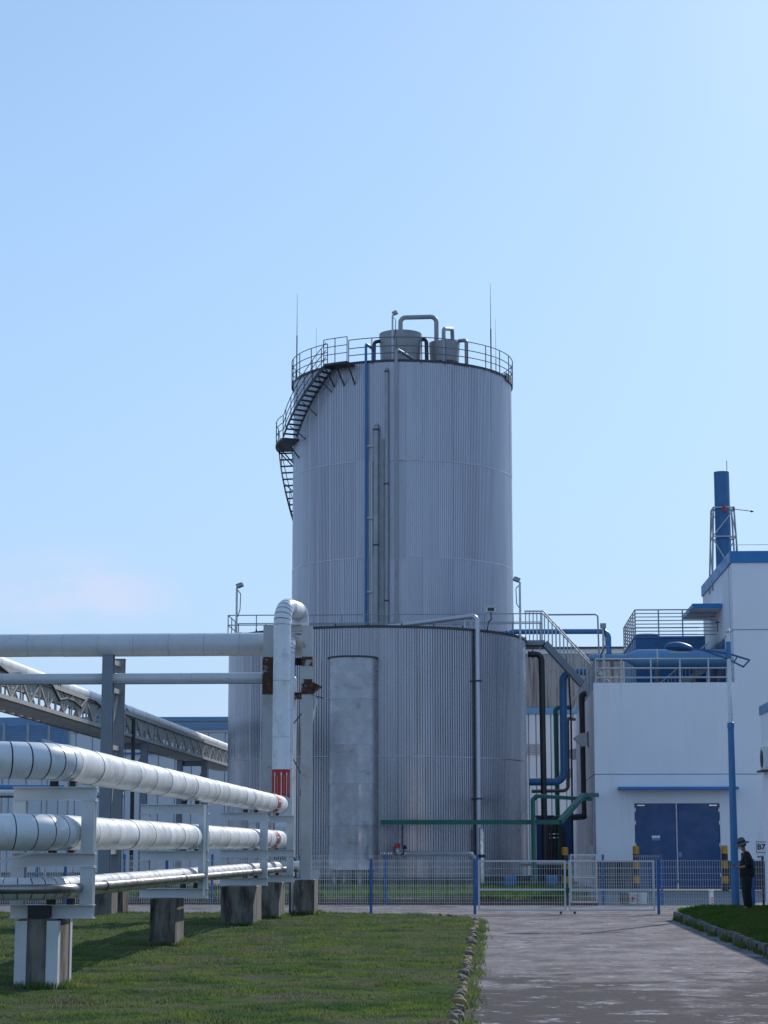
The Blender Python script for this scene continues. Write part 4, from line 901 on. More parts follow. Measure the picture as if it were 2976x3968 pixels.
# door leaves
xm = X(2625, BY, 3280)
dr = MB().box(d0 - .06, d1 + .06, BY + .02, BY + .12, dz, dz + .07).build('door_frame', M['door'], wb)
for (xa_, xb_) in ((d0, xm - .012), (xm + .012, d1)):
    o = MB().box(xa_ + .01, xb_ - .01, BY + .06, BY + .13, 0.03, dz - .01).build('door_leaf', M['door'], wb)
    b = MB(); b.box(xa_ + .03, xa_ + .06, BY + .045, BY + .059, .05, dz - .03); b.box(xb_ - .06, xb_ - .03, BY + .045, BY + .059, .05, dz - .03); b.build('edge_strip', M['door'], o)
    hx = xa_ + .02 if xa_ < xm - .5 else xb_ - .04
    for zz in (.5, 1.7, 2.6, dz - .35): MB().box(hx, hx + .025, BY + .03, BY + .058, zz, zz + .16).build('hinge', M['chrome'], o)
    MB().box(xa_ + .12 if xa_ < xm - .5 else xb_ - .42, xa_ + .42 if xa_ < xm - .5 else xb_ - .12, BY + .03, BY + .058, dz - .11, dz - .07).build('door_closer', M['chrome'], o)
c = aty(2542, 3247, BY); o = MB().box(c.x - .17, c.x + .17, BY + .04, BY + .058, c.z - .10, c.z + .10).build('door_notice', M['blue_lt'], wb); MB().box(c.x - .165, c.x + .165, BY + .034, BY + .039, c.z + .01, c.z + .09).build('notice_text', M['whitep'], o)
c = aty(2636, 3312, BY); MB().box(c.x - .06, c.x + .06, BY + .03, BY + .058, c.z - .1, c.z + .1).build('handle', M['blue_lt'], wb)
ca0, ca1 = X(2397, BY - .6, 3057), X(2862, BY - .6, 3057); cz_ = Z(3057, BY - .7, 2600)
MB().box(ca0, ca1, BY - .75, BY - .001, cz_ - .02, cz_ + .09).build('door_canopy', M['trim'], wb)
# roof canopy over the terrace door
kx0 = X(2683, BY + 3.6, 2345); ky0, ky1 = BY + 3.6, BY + 8.2; kz = Z(2350, ky0, 2740)
o = MB().box(kx0 + .03, cxr - .001, ky0 + .03, ky1, kz - .06, kz + .05).build('terrace_canopy', M['wall'], wb)
b = MB(); b.box(kx0, cxr - .002, ky0, ky0 + .028, kz - .07, kz + .13); b.box(kx0, kx0 + .028, ky0 + .03, ky1, kz - .07, kz + .13); b.build('canopy_edge', M['trim'], o)
MB().box(cxr - .05, cxr - .002, BY + 3.1, BY + 6.2, TF, Z(2492, BY + 4)).build('terrace_door', M['door'], wb)
# air vents (hoods) on the side wall
for (pxw, pyt, pyb, yv, pr_) in ((2279, 2838, 2893, 88.6, .66), (2224, 2900, 2945, 98.5, .74), (2168, 2978, 3018, 107.5, .85)):
    zt = Z(pyt, yv, pxw); zb_ = Z(pyb, yv, pxw); h_ = zt - zb_
    o = MB().prism([(cxb - .001, zt), (cxb - pr_ * .55, zt - .06), (cxb - pr_, zt - h_ * .42), (cxb - pr_ * .42, zb_), (cxb - .001, zb_ + .06)], 'y', yv - .3, yv + .3).build('vent_hood', M['rail_lt'], wb)
    MB().box(cxb - .05, cxb - .0015, yv - .34, yv - .302, zb_ - .05, zt + .02).build('hood_frame', M['dark'], o)
MB().box(cxb - .32, cxb - .001, BY + 9.8, BY + 10.2, 0, Z(2850, 93)).build('pilaster', M['wall'], wb)
# terrace railing along the front and the side
tr_ = thing('terrace_railing', 'pale tubular railing with three rails along the terrace roof edge', 'railing', (7, BY + .15, bzp))
b = MB()
for py in (2552, 2588, 2624): b.tube([(cxb + .1, BY + .15, Z(py, BY, 2560)), (cxr - .02, BY + .15, Z(py, BY, 2560))], .035, 8)
b.build('rail', M['rail_lt'], tr_)
for px_ in (2308, 2408, 2522, 2635, 2745): MB().tube([(X(px_, BY + .15, 2600), BY + .15, bzp), (X(px_, BY + .15, 2600), BY + .15, Z(2552, BY, 2560))], .035, 8).build('post', M['rail_lt'], tr_)
sr = thing('baluster_railing', 'grey baluster railing receding along the side edge of the terrace', 'railing', (cxb + .12, BY + 8, TF + .1))
rz = Z(2552, BY, 2560); b = MB()
for hh in (rz, rz - .55, TF + .2): b.beam((cxb + .12, BY + .2, hh), (cxb + .12, BY + FD, hh), .05, .05)
b.build('rail', M['rail'], sr); me = MB().beam((0, 0, TF + .1), (0, 0, rz), .03, .03).mesh('baluster', M['rail'])
for k in range(110): link('baluster', me, sr, (0, -8 + .25 + k * .16, -(TF + .1)))
# ---- blue plant room on the terrace, with its roof railing and ladder
CY = BY + 5.2; k0, k1 = X(2462, CY, 2500), X(2733, CY, 2500); kzt = Z(2470, CY, 2560); KD = 7.5
pr = thing('plant_room', 'blue corrugated plant room standing on the terrace behind the duct', 'plant room', ((k0 + k1) / 2, CY, TF))
MB().box(k0 + .03, k1, CY + .03, CY + KD, TF + .002, kzt - .03).build('inner_box', M['blue'], pr)
n_ = 30
for k in range(n_):
    a = k0 + (k1 - k0) * k / n_; c2 = k0 + (k1 - k0) * (k + 1) / n_; md = (c2 - a)
    MB().prism([(a, CY + .028), (a + md * .1, CY - .02), (a + md * .5, CY - .02), (a + md * .6, CY + .012), (c2, CY + .012), (c2, CY + .028)], 'z', TF + .002, kzt - .032).build('cladding_panel', M['blue'], pr)
for k in range(14):
    a = CY + .03 + (KD - .03) * k / 14; c2 = CY + .03 + (KD - .03) * (k + 1) / 14
    MB().box(k0 - (.02 if k % 2 else .0), k0 + .028, a, c2 - .004, TF + .002, kzt - .032).build('cladding_panel', M['blue'], pr)
MB().box(k0 - .06, k1, CY - .06, CY + KD, kzt - .03, kzt + .05).build('roof_edge', M['blue'], pr)
MB().box(k0 + .1, k1 - .1, CY + .1, CY + KD - .1, kzt + .051, kzt + .06).build('roof_bounce_sheet', M['kerb'], pr)  # unseen grey cover, added so less blue bounces up onto the terrace canopy
MB().lathe([(.55, kzt + .062), (.6, kzt + .1), (.55, kzt + .22), (.05, kzt + .25)], X(2505, CY + 1, 2460), CY + 1, 24).build('roof_vent', M['dark'], pr)
rl = thing('roof_railing', 'dark railing of eight thin bars round the blue plant room roof', 'railing', ((k0 + k1) / 2, CY, kzt + .05))
rzt = Z(2363, CY, 2560); b = MB()
for k in range(8):
    zz = kzt + .12 + (rzt - kzt - .12) * k / 7
    b.tube([(k0, CY + KD, zz), (k0, CY, zz), (k1 + .5, CY, zz)], .022 if k < 7 else .03, 6)
    b.tube([(k0, CY + KD, zz), (k1 + .5, CY + KD, zz)], .022, 6)
b.build('rail', M['rail'], rl)
for px_ in (2461, 2552, 2645): MB().tube([(X(px_, CY, 2420), CY, kzt + .05), (X(px_, CY, 2420), CY, rzt)], .03, 6).build('post', M['rail'], rl)
for k in range(6): MB().tube([(k0, CY + KD * (k + 1) / 6, kzt + .05), (k0, CY + KD * (k + 1) / 6, rzt)], .025, 6).build('post', M['rail'], rl)
st = thing('terrace_stair', 'grey baluster stair climbing the face of the blue plant room', 'stair', (X(2640, CY - 1), CY - 1.2, TF))
sa = aty(2555, 2650, CY - 1.2); sb = aty(2745, 2490, CY - 1.2)
MB().beam((sa.x, CY - 1.2, TF + .05), (sb.x, CY - 1.2, sb.z - 1.05), .05, .25).build('stringer', M['rail'], st); b = MB()
b.tube([(sa.x, CY - 1.2, sa.z), (sb.x, CY - 1.2, sb.z)], .03, 6); b.build('handrail', M['rail_lt'], st)
for k in range(14):
    t_ = (k + .5) / 14; xx_ = sa.x + (sb.x - sa.x) * t_; z1_ = sa.z + (sb.z - sa.z) * t_; MB().tube([(xx_, CY - 1.2, max(TF + .05, z1_ - 1.05)), (xx_, CY - 1.2, z1_)], .016, 6).build('baluster', M['rail_lt'], st)
    MB().box(xx_ - .12, xx_ + .12, CY - 1.15, CY - .4, max(TF, z1_ - 1.1) + .002, max(TF, z1_ - 1.1) + .04).build('tread', M['rail'], st)
# ---- blue duct
DY = BY + 2.2; dzc = Z(2560, DY, 2600); du = thing('duct', 'fat light blue tapered duct lying across the terrace', 'duct', (X(2600, DY), DY, TF))
rD = 31.5 * DY / 7906; dzf = Z(2548, DY, 2600)
MB().tube([(X(2282, DY, 2550), DY, dzf), (X(2425, DY, 2550), DY, dzf)], .145, 18).build('thin_run', M['blue_lt'], du)
MB().tube([(X(2425, DY, 2550), DY, dzf), (X(2470, DY, 2550), DY, dzf - .05), (X(2472, DY, 2550), DY, dzf - .05)], .3, 28, True, [.145, rD * 1.18, rD * 1.18]).build('cone', M['blue_lt'], du)
MB().tube([(X(2472, DY, 2550), DY, dzf - .05), (cxr - .05, DY, dzf - .05)], rD * 1.17, 28).build('body', M['blue_lt'], du)
MB().tube([(X(2545, DY, 2550) - .03, DY, dzf - .05), (X(2545, DY, 2550) + .03, DY, dzf - .05)], rD * 1.2, 28).build('band', M['rail_lt'], du)
for px_ in (2545, 2690): MB().box(X(px_, DY, 2600) - .06, X(px_, DY, 2600) + .06, DY - .06, DY + .06, TF, dzf - .4).build('leg', M['brown'], du)
# blue pipe from silo to duct
q = BY + 2.6
pipe('blue_pipe', 'blue pipe running level from the broad tank roof and dropping onto the duct', [(X(1965, q + 1, 2452), q + 1, Z(2462, q + 1, 1965)), (X(1985, q + 1, 2447), q + 1, Z(2448, q + 1, 1985)), (X(2358, q, 2447), q, Z(2447, q, 2358)), (X(2358, q, 2447), q, dzf + .1)], .11, M['blue_pipe'], .3)
pipe('thin_conduit', 'thin grey conduit arching over the tank stair', [(X(2105, q, 2388), q, Z(2386, q)), (X(2316, q, 2386), q, Z(2386, q)), (X(2320, q, 2386), q, TF + .3)], .035, M['rail'], .12)
c = aty(2337, 2425, BY + .6); t = thing('junction_box', 'small junction box on a pale post at the terrace corner', 'junction box', (c.x, BY + .6, TF))
MB().box(c.x - .12, c.x + .12, BY + .5, BY + .7, c.z - .1, c.z + .1).build('housing', M['rail'], t); MB().tube([(c.x, BY + .6, TF), (c.x, BY + .6, c.z - .1)], .05, 8).build('post', M['rail_lt'], t)
MB().tube(rounded([(c.x + .05, BY + .54, c.z - .1), (c.x + .1, BY + .54, c.z - .8), (c.x - .12, BY + .54, c.z - 1.2), (c.x - .1, BY + .54, c.z - 1.5)], .1), .022, 6).build('cable', M['black'], t)

# ---- stair bridge from broad tank to terrace
SY_ = 85.0
A = aty(2052, 2490, SY_); B_ = aty(2112, 2490, SY_); Cc = aty(2258, 2650, SY_)
sbz = thing('stair_bridge', 'grey steel stair with close balusters stepping down from the broad tank to the terrace', 'stair', (B_.x, SY_, TF))
for dy in (0, .85):
    b = MB(); b.beam((A.x - .3, SY_ + dy, A.z), (B_.x, SY_ + dy, A.z), .05, .2); b.beam((B_.x, SY_ + dy, A.z), (Cc.x, SY_ + dy, Cc.z), .05, .26); b.build('stringer', M['column'], sbz)
    ht = aty(2103, 2368, SY_); b = MB()
    b.tube([(A.x - .2, SY_ + dy, ht.z), (B_.x - .06, SY_ + dy, ht.z), (Cc.x + 1.15, SY_ + dy, Cc.z + (ht.z - A.z) - 1.15 * (A.z - Cc.z) / (Cc.x - B_.x))], .035, 6)
    b.build('handrail', M['rail_lt'], sbz); H_ = ht.z - A.z
    for k in range(22):
        xx_ = A.x - .15 + k * .16
        zt_ = ht.z if xx_ < B_.x - .06 else ht.z - (xx_ - B_.x + .06) * (A.z - Cc.z) / (Cc.x - B_.x)
        zb2 = max(TF + .02, zt_ - H_)
        if zt_ > zb2 + .1: MB().tube([(xx_, SY_ + dy, zb2), (xx_, SY_ + dy, zt_)], .016, 5).build('baluster', M['rail_lt'], sbz)
MB().box(A.x - .3, B_.x, SY_ + .03, SY_ + .82, A.z - .02, A.z + .03).build('landing', M['rail'], sbz)
for k in range(9):
    t_ = (k + .5) / 9; MB().box(B_.x + (Cc.x - B_.x) * t_ - .12, B_.x + (Cc.x - B_.x) * t_ + .12, SY_ + .03, SY_ + .82, A.z + (Cc.z - A.z) * t_ - .02, A.z + (Cc.z - A.z) * t_ + .02).build('tread', M['rail'], sbz)

# ---- pipes in the gap between tank and building
pipe('black_pipe', 'black pipe leaving the top of the broad tank and falling straight down', [(X(2045, 84, 2535), 84, Z(2535, 84, 2060)), (X(2098, 84, 2535), 84, Z(2535, 84, 2098)), (X(2108, 84, 3000), 84, .1)], .125, M['black'], .25, flanges=(((X(2064, 84, 2535), 84, Z(2535, 84, 2060)), (1, 0, 0)),))
pipe('blue_drop_pipe', 'thick blue pipe dropping through the gap and turning to the broad tank', [(X(2270, 86, 2603), 86, Z(2603, 86, 2200)), (X(2181, 86, 2603), 86, Z(2603, 86, 2200)), (X(2184, 86, 2900), 86, Z(3030, 86, 2180)), (X(2050, 86, 3030), 86, Z(3030, 86, 2060))], .155, M['blue_pipe'], .42)
pipe('green_riser', 'upright green pipe behind the blue drop pipe', [(X(2215, 92, 2740), 92, Z(2741, 92, 2190)), (X(2152, 92, 2741), 92, Z(2741, 92, 2150)), (X(2160, 92, 3000), 92, .1)], .1, M['green'], .2)
for k, (px_, r_, dpt, lab) in enumerate(((2199, .075, 88.6, 'brown insulated pipe hugging the side wall of the white building'), (2213, .04, 88.2, 'thin black pipe beside the brown pipe on the side wall'))):
    pipe('wall_pipe', lab, [(X(2225, dpt + 1, 2782), dpt + 1, Z(2782 - k * 150, dpt, 2200)), (X(px_, dpt, 2782), dpt, Z(2782 - k * 150, dpt, 2200)), (X(px_ + 2, dpt, 3000), dpt, Z(3065, dpt)), (X(2060, dpt, 3067), dpt, Z(3067, dpt))] if k == 0 else [(X(2205, dpt, 2630), dpt, Z(2628, dpt)), (X(px_, dpt, 2800), dpt, Z(2800, dpt)), (X(px_ + 3, dpt, 3060), dpt, .1)], r_, (M['brown'], M['black'])[k], .25)
CPY = 91.5; cp = X(2258, CPY, 2900)
pipe('black_pipe', 'black pipe running down the building corner and bending towards the tank', [(cp + .2, CPY, Z(2688, CPY, 2262)), (cp, CPY, Z(2690, CPY, 2262)), (cp + .05, CPY, Z(3165, CPY)), (X(2150, 88.6, 3170), 88.6, Z(3172, 88.6)), (X(2146, 88.5, 3200), 88.5, .1)], .14, M['black'], .25, flanges=(((X(2146, 88.5, 3240), 88.5, Z(3232, 88.5)), (0, 0, 1)), ((X(2146, 88.5, 3240), 88.5, Z(3246, 88.5)), (0, 0, 1))), fm=M['chrome'])
pipe('wall_pipe', 'pair of thin grey conduits at the building corner', [(X(2298, BY - .1, 3120), BY - .08, Z(3110, BY)), (X(2301, BY - .1, 3300), BY - .08, .1)], .03, M['greypipe'])
c = aty(2288, 3300, BY + .3); MB().box(c.x - .14, c.x + .12, BY - .28, BY - .06, c.z - .3, c.z + .25).build('electric_box', M['rail'], None, (c.x, BY - .2, c.z)); tag(bpy.data.objects['electric_box'], 'small grey electric box at the corner of the white building', 'electric box')
c0, c1 = X(2078, 98, 3200), X(2222, 98, 3200); t = thing('equipment_shed', 'dark navy steel shed half hidden behind the black pipes in the gap', 'shed', ((c0 + c1) / 2, 98, 0))
MB().box(c0, c1, 98, 101, 0, Z(3165, 98)).build('wall', M['door'], t); MB().box(c0 - .1, c1 + .1, 97.9, 101.1, Z(3165, 98), Z(3160, 98)).build('roof', M['door'], t); MB().box(c0 + .5, c1 - .4, 97.97, 97.999, .05, Z(3205, 98)).build('door', M['plinth'], t)
# ---- rusty shed beyond
RY = 118.0; r0, r1 = X(1960, RY, 2700), X(2420, RY, 2700); rz0, rz1 = Z(2742, RY, 2200), Z(2515, RY, 2200)
rs_ = thing('rusty_shed', 'old shed with rust streaked upper cladding above a blue band and pale lower cladding', 'shed', ((r0 + r1) / 2, RY, 0))
MB().box(r0, r1, RY + .08, RY + 14, 0, rz1 - .02).build('inner_wall', M['core'], rs_)
n_ = 26
for k in range(n_):
    a = r0 + (r1 - r0) * k / n_; c2 = r0 + (r1 - r0) * (k + 1) / n_; wd_ = c2 - a
    pf = []
    for j in range(3): pf += [(a + wd_ * (j / 3), RY + .03), (a + wd_ * (j / 3 + .12), RY + .03), (a + wd_ * (j / 3 + .17), RY - .02), (a + wd_ * (j / 3 + .28), RY - .02)]
    pf += [(c2 - .004, RY + .03), (c2 - .004, RY + .06), (a, RY + .06)]
    MB().prism(pf, 'z', rz0, rz1 - (0.3 if k % 5 else .1)).build('cladding_sheet', M['rusty_clad'], rs_)
for k in range(16):
    a = r0 + (r1 - r0) * k / 16; c2 = r0 + (r1 - r0) * (k + 1) / 16
    MB().prism([(a + .02, RY + .06), (a + .06, RY), (c2 - .06, RY), (c2 - .01, RY + .06)], 'z', 0.1, rz0 - .38).build('cladding_panel', M['panel'], rs_)
MB().box(r0, r1, RY - .1, RY + .05, rz0 - .36, rz0 - .002).build('blue_band', M['blue_lt'], rs_)
MB().box(r0, r1, RY - .15, RY + 14, rz1, rz1 + .12).build('roof_edge', M['dark'], rs_)
MB().box(r0, r1, RY - .05, RY + .06, rz1 - .28, rz1 - .002).build('eaves_strip', M['panel'], rs_)
c = aty(2075, 2905, RY); 
for k in range(6): MB().box(c.x - .55, c.x + .25, RY - .06, RY - .01, c.z - .3 + k * .11, c.z - .3 + k * .11 + .06).build('vent_slat', M['greypipe'], rs_)

# ---- chimney with lattice, wind vane
CHY = BY + 7.5; cx0 = X(2800, CHY, 2000); cr = 30 * CHY / 7906; chz = Z(1830, CHY, 2796); lz0 = ubz - .3
ch = thing('chimney', 'blue steel chimney rising above the blue parapet', 'chimney', (cx0, CHY, lz0))
MB().lathe([(cr * 1.04, lz0), (cr, chz), (cr - .03, chz), (cr - .05, chz - .8), (.02, chz - .8)], cx0, CHY, 32).build('flue', M['blue'], ch)
for py in (2100, 1985): MB().lathe([(cr + .005, Z(py, CHY) - .03), (cr + .03, Z(py, CHY)), (cr + .005, Z(py, CHY) + .03)], cx0, CHY, 32).build('flange_ring', M['blue'], ch)
MB().tube([(cx0 + cr * .7, CHY - .1, chz - .3), (cx0 + cr * .7, CHY - .1, Z(1800, CHY))], .015, 6).build('lightning_spike', M['dark'], ch)
lat = thing('lattice_mast', 'light steel lattice mast braced round the blue chimney', 'lattice mast', (cx0, CHY, lz0))
ztl = Z(1983, CHY); zml = Z(2095, CHY); cs = []
for sx in (-1, 1):
    for sy in (-1, 1):
        pb_ = Vector((cx0 + sx * .62, CHY + sy * .62, lz0)); ptp = Vector((cx0 + sx * .46, CHY + sy * .46, ztl)); cs.append((pb_, ptp)); MB().tube([pb_, ptp], .04, 6).build('leg', M['rail'], lat)
def lp(k, z): pb_, ptp = cs[k]; return pb_.lerp(ptp, (z - lz0) / (ztl - lz0))
for (a, c2) in ((0, 1), (1, 3), (3, 2), (2, 0)):
    for zz in (ztl, zml, lz0 + .6): MB().tube([lp(a, zz), lp(c2, zz)], .032, 6).build('bar', M['rail_lt'], lat)
    MB().tube([lp(a, ztl - .1), lp(c2, zml)], .026, 6).build('brace', M['rail_lt'], lat); MB().tube([lp(c2, zml - .1), lp(a, lz0 + .3)], .026, 6).build('brace', M['rail_lt'], lat)
vy = CHY - .5; a_ = aty(2822, 1970, vy); b2 = aty(2912, 1981, vy)
wv = thing('wind_vane', 'red and white arrow wind vane on the lattice mast', 'wind vane', (X(2845, vy, 1980), vy, ztl))
MB().tube([a_, b2], .018, 6).build('shaft', M['dark'], wv)
MB().tube([b2 - Vector((.06, 0, 0)), b2, b2 + Vector((.1, 0, -.01))], .05, 8, True, [.02, .06, .01]).build('counterweight', M['dark'], wv)
c = aty(2813, 1970, vy); o = MB().prism([(c.x - .17, c.z + .18), (c.x, c.z + .06), (c.x + .17, c.z + .02), (c.x + .17, c.z - .02), (c.x, c.z - .06), (c.x - .17, c.z - .18), (c.x - .15, c.z)], 'y', vy - .012, vy + .012).build('tail_fin', M['red'], wv)
for sx in (0, .1):
    for sz in (1, -1): MB().beam((c.x + sx - .06, vy - .016, c.z + sz * .12), (c.x + sx + .04, vy - .016, c.z), .006, .025, (0, 1, 0)).build('chevron', M['whitep'], o)
MB().tube([(X(2845, vy, 1980), vy, ztl - .2), (X(2845, vy, 1980), vy, Z(1975, vy))], .025, 6).build('spindle', M['dark'], wv)
MB().tube([(cxr + .1, BY + .1, ubt + .28), (xr2, BY + .1, ubt + .28)], .012, 5).build('lightning_wire', M['rail_lt'], None, (cxr, BY, ubt)); tag(bpy.data.objects['lightning_wire'], 'thin lightning wire stretched above the blue parapet', 'wire')
an = aty(2780, 2412, ky0 + .5); t = thing('antenna', 'small spiky aerial mounted under the terrace canopy', 'antenna', an); b = MB(); b.tube([(an.x - .12, an.y, an.z), (an.x + .12, an.y, an.z)], .02, 6); b.tube([(an.x, an.y, an.z - .4), (an.x, an.y, an.z + .1)], .02, 6)
for k in range(4): b.tube([(an.x + .15, an.y, an.z + .3 - k * .16), (an.x + .55, an.y, an.z + .34 - k * .16)], .014, 5)
b.tube([(an.x + .3, an.y, an.z + .42), (an.x + .3, an.y, an.z - .25)], .014, 5); b.build('aerial', M['dark'], t)

# ================================================================== NEAR SIDE BUILDING (right edge, casts the straight shade along the kerb)
SX = 7.62; sy1 = 57.6; sz_ = Z(2738, sy1, 2950)
sb_ = thing('side_building', 'long plain white building whose corner shows beside the sign, with an air conditioner', 'building', (SX + 2, 40, 0))
MB().box(SX, SX + 6, 12, sy1, -.02, sz_ - .25).build('wall', M['wall'], sb_); MB().box(SX - .03, SX + 6.05, 11.9, sy1 + .03, sz_ - .248, sz_).build('parapet', M['blue_lt'], sb_)
ac = thing('air_conditioner', 'white outdoor air conditioner fixed to the side wall near its corner', 'air conditioner', (SX - .2, 56.6, Z(2990, 56.8)))
az0, az1 = Z(2988, 56.8), Z(2900, 56.8); MB().box(SX - .10, SX - .002, 56.2, 57.1, az0, az1).build('housing', M['acwhite'], ac)
MB().tube([(SX - .101, 56.75, (az0 + az1) / 2), (SX - .125, 56.75, (az0 + az1) / 2)], .24, 24).build('fan_grille', M['dark'], ac); MB().box(SX - .2, SX - .002, 56.1, 57.2, az0 - .05, az0 - .002).build('bracket', M['dark'], ac)
pipe('wall_conduit', 'thin dark conduit down the corner of the side building', [(X(2961, sy1, 3075), sy1 + .05, Z(3075, sy1)), (X(2972, sy1, 3280), sy1 + .05, Z(3310, sy1)), (X(2955, sy1 - 1, 3318), sy1 + .04, Z(3320, sy1))], .03, M['dark'], .1)

# ================================================================== FENCES
FY = 53.6; FH = 1.40
def mesh_panel(b, x0, x1, y_, z0, z1, px=.062, pz=.155, r=.0036, spikes=True):
    n = max(2, int((x1 - x0) / px))
    for k in range(n + 1): xx = x0 + (x1 - x0) * k / n; b.beam((xx, y_, z0), (xx, y_, z1 + (.03 if spikes else 0)), r * 2, r * 2)
    m = int((z1 - z0) / pz)
    for k in range(m + 1): zz = z0 + (z1 - z0) * k / m; b.beam((x0, y_ - r * 2.1, zz), (x1, y_ - r * 2.1, zz), r * 2, r * 2)
def fence(name, label, xs, y_, h, z0=0.06, post_top=None):
    t = thing(name, label, 'fence', (sum(xs) / len(xs), y_, 0))
    for a, c2 in zip(xs[:-1], xs[1:]): b = MB(); mesh_panel(b, a + .03, c2 - .03, y_, z0, h - .03); b.build('mesh_panel', M['wire'], t)
    for xx in xs:
        o = MB().box(xx - .035, xx + .035, y_ - .05, y_ + .03, 0, h + .0).build('post', M['post_blue'], t); MB().box(xx - .042, xx + .042, y_ - .057, y_ + .037, h, h + .015).build('cap', M['post_blue'], o)
    return t
xg0, xg1, xg2 = X(1840, FY, 3500), X(2197, FY, 3500), X(2552, FY, 3500)
xf = X(1438, FY, 3500)
fence('wire_fence', 'white wire mesh fence on blue posts between the lawn and the tanks', [xf - 2.7 * k for k in range(5, 0, -1)] + [xf, xg0], FY, FH)
fence('wire_fence', 'white wire mesh fence on blue posts running from the gate past the lamp post', [xg2, xg2 + 2.45, xg2 + 4.6], FY, FH)
FB = 61.9
fence('wire_fence', 'second wire fence on blue posts, along the grass bed in front of the tanks', [-22, -19.3, -16.6, -13.9, -11.2, -8.5, -5.8, X(1493, FB, 3450), X(1850, FB, 3450)], FB, 1.48)
fence('wire_fence', 'farther wire fence section on blue posts between the yard and the door', [X(2208, FB, 3450), X(2338, FB, 3450), X(2565, FB, 3450)], FB, 1.48)
def gate(name, label, x0, x1, caster_x):
    t = thing(name, label, 'gate', ((x0 + x1) / 2, FY, 0)); b = MB(); z0, z1 = .10, 1.36
    for zz in (z0, z1): b.beam((x0, FY, zz), (x1, FY, zz), .04, .04)
    for xx in (x0 + .02, x1 - .02): b.beam((xx, FY, z0 + .022), (xx, FY, z1 - .022), .04, .04)
    b.build('frame', M['wire'], t); b = MB(); b.beam((x0 + .04, FY, .62), (x1 - .04, FY, .62), .035, .04); b.build('middle_rail', M['wire'], t)
    b = MB(); mesh_panel(b, x0 + .05, x1 - .05, FY + .025, z0 + .02, z1 - .02, spikes=False); b.build('mesh_panel', M['wire'], t)
    o = MB().tube([(caster_x, FY - .02, .035), (caster_x, FY + .02, .035)], .034, 14).build('caster', M['dark'], t); MB().box(caster_x - .025, caster_x + .025, FY - .03, FY + .03, .06, .078).build('caster_fork', M['chrome'], o)
gate('gate_leaf', 'white mesh gate leaf between the blue post and the gate latch', xg0 + .09, xg1 - .02, xg1 - .16)
g2 = gate('gate_leaf', 'white mesh gate leaf in front of the stacked buckets', xg1 + .05, xg2 - .09, xg1 + .2)
MB().box(xg1 - .025, xg1 + .06, FY - .05, FY - .025, .55, .68).build('gate_latch', M['dark'], None, (xg1, FY - .04, .55)); tag(bpy.data.objects['gate_latch'], 'dark latch where the two gate leaves meet', 'latch')
# spare frame leaning by the far fence
lx0, lx1 = X(2213, FB - .3, 3400), X(2312, FB - .3, 3400); t = thing('mesh_frame', 'spare white mesh frame propped beside the farther fence', 'frame', ((lx0 + lx1) / 2, FB - .3, 0))
b = MB(); zt = Z(3312, FB - .3)
for zz in (.1, .82, zt): b.beam((lx0, FB - .3, zz), (lx1, FB - .3, zz), .035, .035)
for xx in (lx0, lx1): b.beam((xx, FB - .3, .1), (xx, FB - .3, zt), .035, .034)
b.build('frame', M['wire'], t); b = MB(); mesh_panel(b, lx0, lx1, FB - .28, .1, zt, .08, .14, spikes=False); b.build('mesh_panel', M['wire'], t)

# ---- bollards, buckets, marker, drums
def bollard(px, pt_, pb_, yb_, label):
    x_ = X(px, yb_, 3400); zt = Z(pt_, yb_, px); t = thing('bollard', label, 'bollard', (x_, yb_, 0), 'striped bollards by the doors'); n = 6
    for k in range(n): MB().lathe([(.13, zt * k / n), (.13, zt * (k + 1) / n)], x_, yb_, 20).build('yellow_stripe' if k % 2 else 'black_stripe', M['yellow'] if k % 2 else M['black'], t)
    MB().lathe([(.13, zt), (.1, zt + .03), (.01, zt + .035)], x_, yb_, 20).build('cap', M['yellow'], t)
bollard(2466, 3281, 3450, 81.6, 'black and yellow striped bollard standing before the navy door beside the gate leaf')
bollard(2810, 3279, 3450, 81.6, 'black and yellow striped bollard standing before the navy door beside the lamp post')
bollard(2190, 3286, 3450, 81.9, 'black and yellow striped bollard among the pipes at the corner of the white building')
def bucket(px, yb_, m, label, r=.14, h=.34):
    x_ = X(px, yb_, 3480); t = thing('bucket', label, 'bucket', (x_, yb_, 0)); MB().lathe([(r * .85, 0), (r, h), (r * .96, h), (r * .9, h - .03), (.01, h - .03)], x_, yb_, 24).build('tub', m, t)
    MB().lathe([(r * 1.0, h - .06), (r * 1.06, h - .05), (r * 1.06, h - .03), (r * 1.0, h - .02)], x_, yb_, 24).build('rim', m, t); return t, x_
bucket(2419, 63, M['brown'], 'brown tub beside the two white buckets behind the gate')
t, x_ = bucket(2452, 63, M['bucket'], 'white bucket with a red and black diamond label behind the gate')
MB().prism([(x_ - .07, .17), (x_, .24), (x_ + .07, .17), (x_, .10)], 'y', 63 - .146, 63 - .138).build('hazard_label', M['red'], t); MB().prism([(x_ - .03, .10), (x_ + .03, .10), (x_, .06)], 'y', 63 - .146, 63 - .138).build('mark', M['black'], t)
bucket(2490, 63, M['bucket'], 'plain white bucket behind the gate')
for k, px_ in enumerate((1978, 2138)):
    yb_ = 75.5 + .3 * k; x_ = X(px_, yb_, 3400); t = thing('blue_drum', 'blue plastic drum in the grass bed ' + ('between the steel elbow and the green conduit', 'below the black pipes')[k], 'drum', (x_, yb_, .16), 'blue drums in the bed')
    MB().lathe([(.2, .16), (.22, .2), (.22, .38), (.21, .4), (.22, .42), (.22, .62), (.2, .66), (.05, .66)], x_, yb_, 20).build('body', M['blue'], t); MB().lathe([(.05, .661), (.05, .70), (.01, .70)], x_ + .1, yb_, 10).build('bung', M['black'], t)
